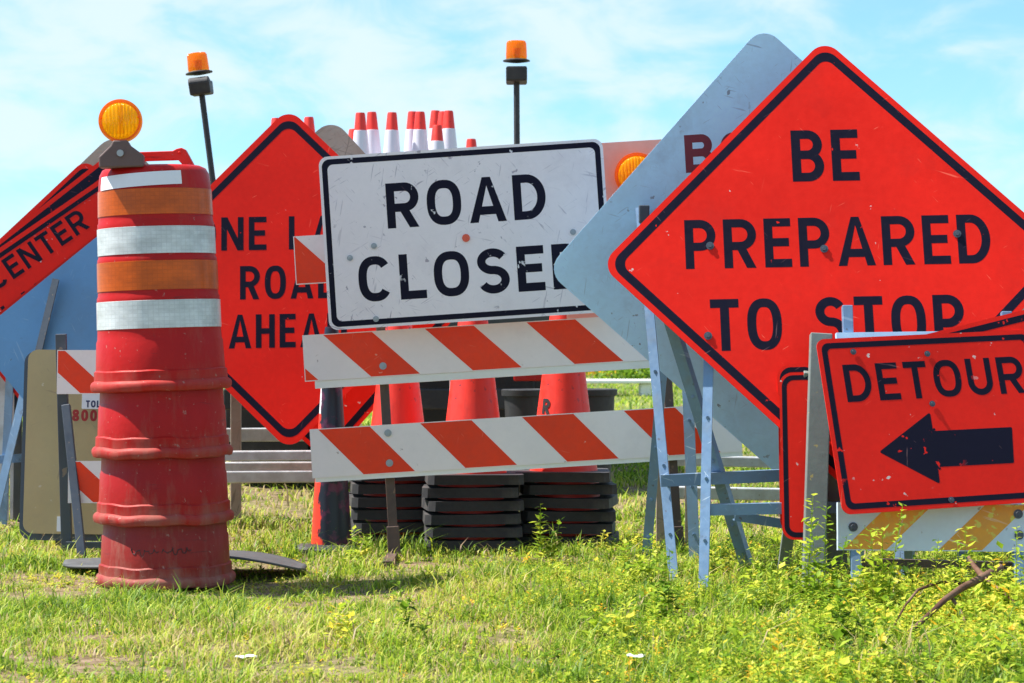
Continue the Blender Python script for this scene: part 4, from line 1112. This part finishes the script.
shrub(598, 70, 1.3, .6, .97, 'reddish low shrub far behind the white slab')
shrub(655, 75, 2.2, .9, .3, 'green shrub far behind the leftmost blue steel leg')
shrub(30, 55, 2.4, .8, .3, 'low green shrub far behind the tan sign')

# ---- dry branch, paper
def branch():
    m_ = MB()
    def limb(pts, r0, r1):
        for i in range(len(pts) - 1):
            a = r0 + (r1 - r0) * i / (len(pts) - 1); b = r0 + (r1 - r0) * (i + 1) / (len(pts) - 1); m_.tube(pts[i], pts[i + 1], a, b, 9)
    c = at(960, 600, 9.0)
    q = lambda x, y, z=.03: at(x, y, F * (1 - z) / (y - 341.5)) - c
    limb([q(1000, 572, .13), q(983, 581, .11), q(962, 592, .10), q(946, 603, .09), q(926, 622, .06), q(908, 638, .04), q(897, 652, .02)], .017, .005)
    limb([q(983, 581, .11), q(974, 570, .14), q(968, 560, .17)], .013, .006)
    limb([q(968, 588, .10), q(940, 586, .10), q(918, 594, .09), q(905, 610, .07), q(893, 632, .04)], .007, .003)
    limb([q(983, 581, .11), q(998, 592, .09), q(1014, 606, .06)], .006, .003)
    limb([q(950, 600, .09), q(960, 614, .05), q(966, 628, .03)], .007, .003)
    o = m_.build('dry_branch', M['bark'], smooth=60); o.location = c + Vector((0, 0, .015)); tag(o, 'dry brown forked branch lying in the weeds at lower right', 'branch')
branch()
for px, py, s_, lab in ((246, 664, .030, 'crumpled white paper scrap in the foreground grass, left'), (636, 663, .026, 'white paper scrap at the bottom centre of the grass'), (779, 581, .022, 'small white scrap in the weeds left of the trestle')):
    Y = F / (py - 341.5); vs = []; fs = []
    for j in range(4):
        for i in range(6): vs.append(((i / 5 - .5) * s_ * 2.2, (j / 3 - .5) * s_ * 1.6, random.uniform(0, .010)))
    for j in range(3):
        for i in range(5): fs.append((j * 6 + i, j * 6 + i + 1, (j + 1) * 6 + i + 1, (j + 1) * 6 + i))
    m_ = MB(); m_.add(vs, fs); o = m_.build('paper_scrap', M['paper'], smooth=30); o.location = ground_at(px, Y, .018); tag(o, lab, 'paper', 'white scraps in the grass')
    o.modifiers.new('thick', 'SOLIDIFY').thickness = .001

# ---- camera
cam = bpy.data.cameras.new('camera'); cam.lens = 85; cam.sensor_width = 36; cam.clip_end = 6000; cam.clip_start = .05
cam.dof.use_dof = True; cam.dof.focus_distance = 10.2; cam.dof.aperture_fstop = 9
co = bpy.data.objects.new('camera', cam); COL.objects.link(co); co.location = (0, 0, CAMH); co.rotation_euler = (R(90), 0, 0)
S.camera = co
S.render.resolution_x, S.render.resolution_y = 1024, 683
vs_ = S.view_settings; vs_.view_transform = 'Standard'; vs_.look = 'None'; vs_.gamma = 1; vs_.use_curve_mapping = False
vs_.exposure = 1.08
S.cycles.use_denoising = True; S.cycles.max_bounces = 8; S.cycles.transparent_max_bounces = 12
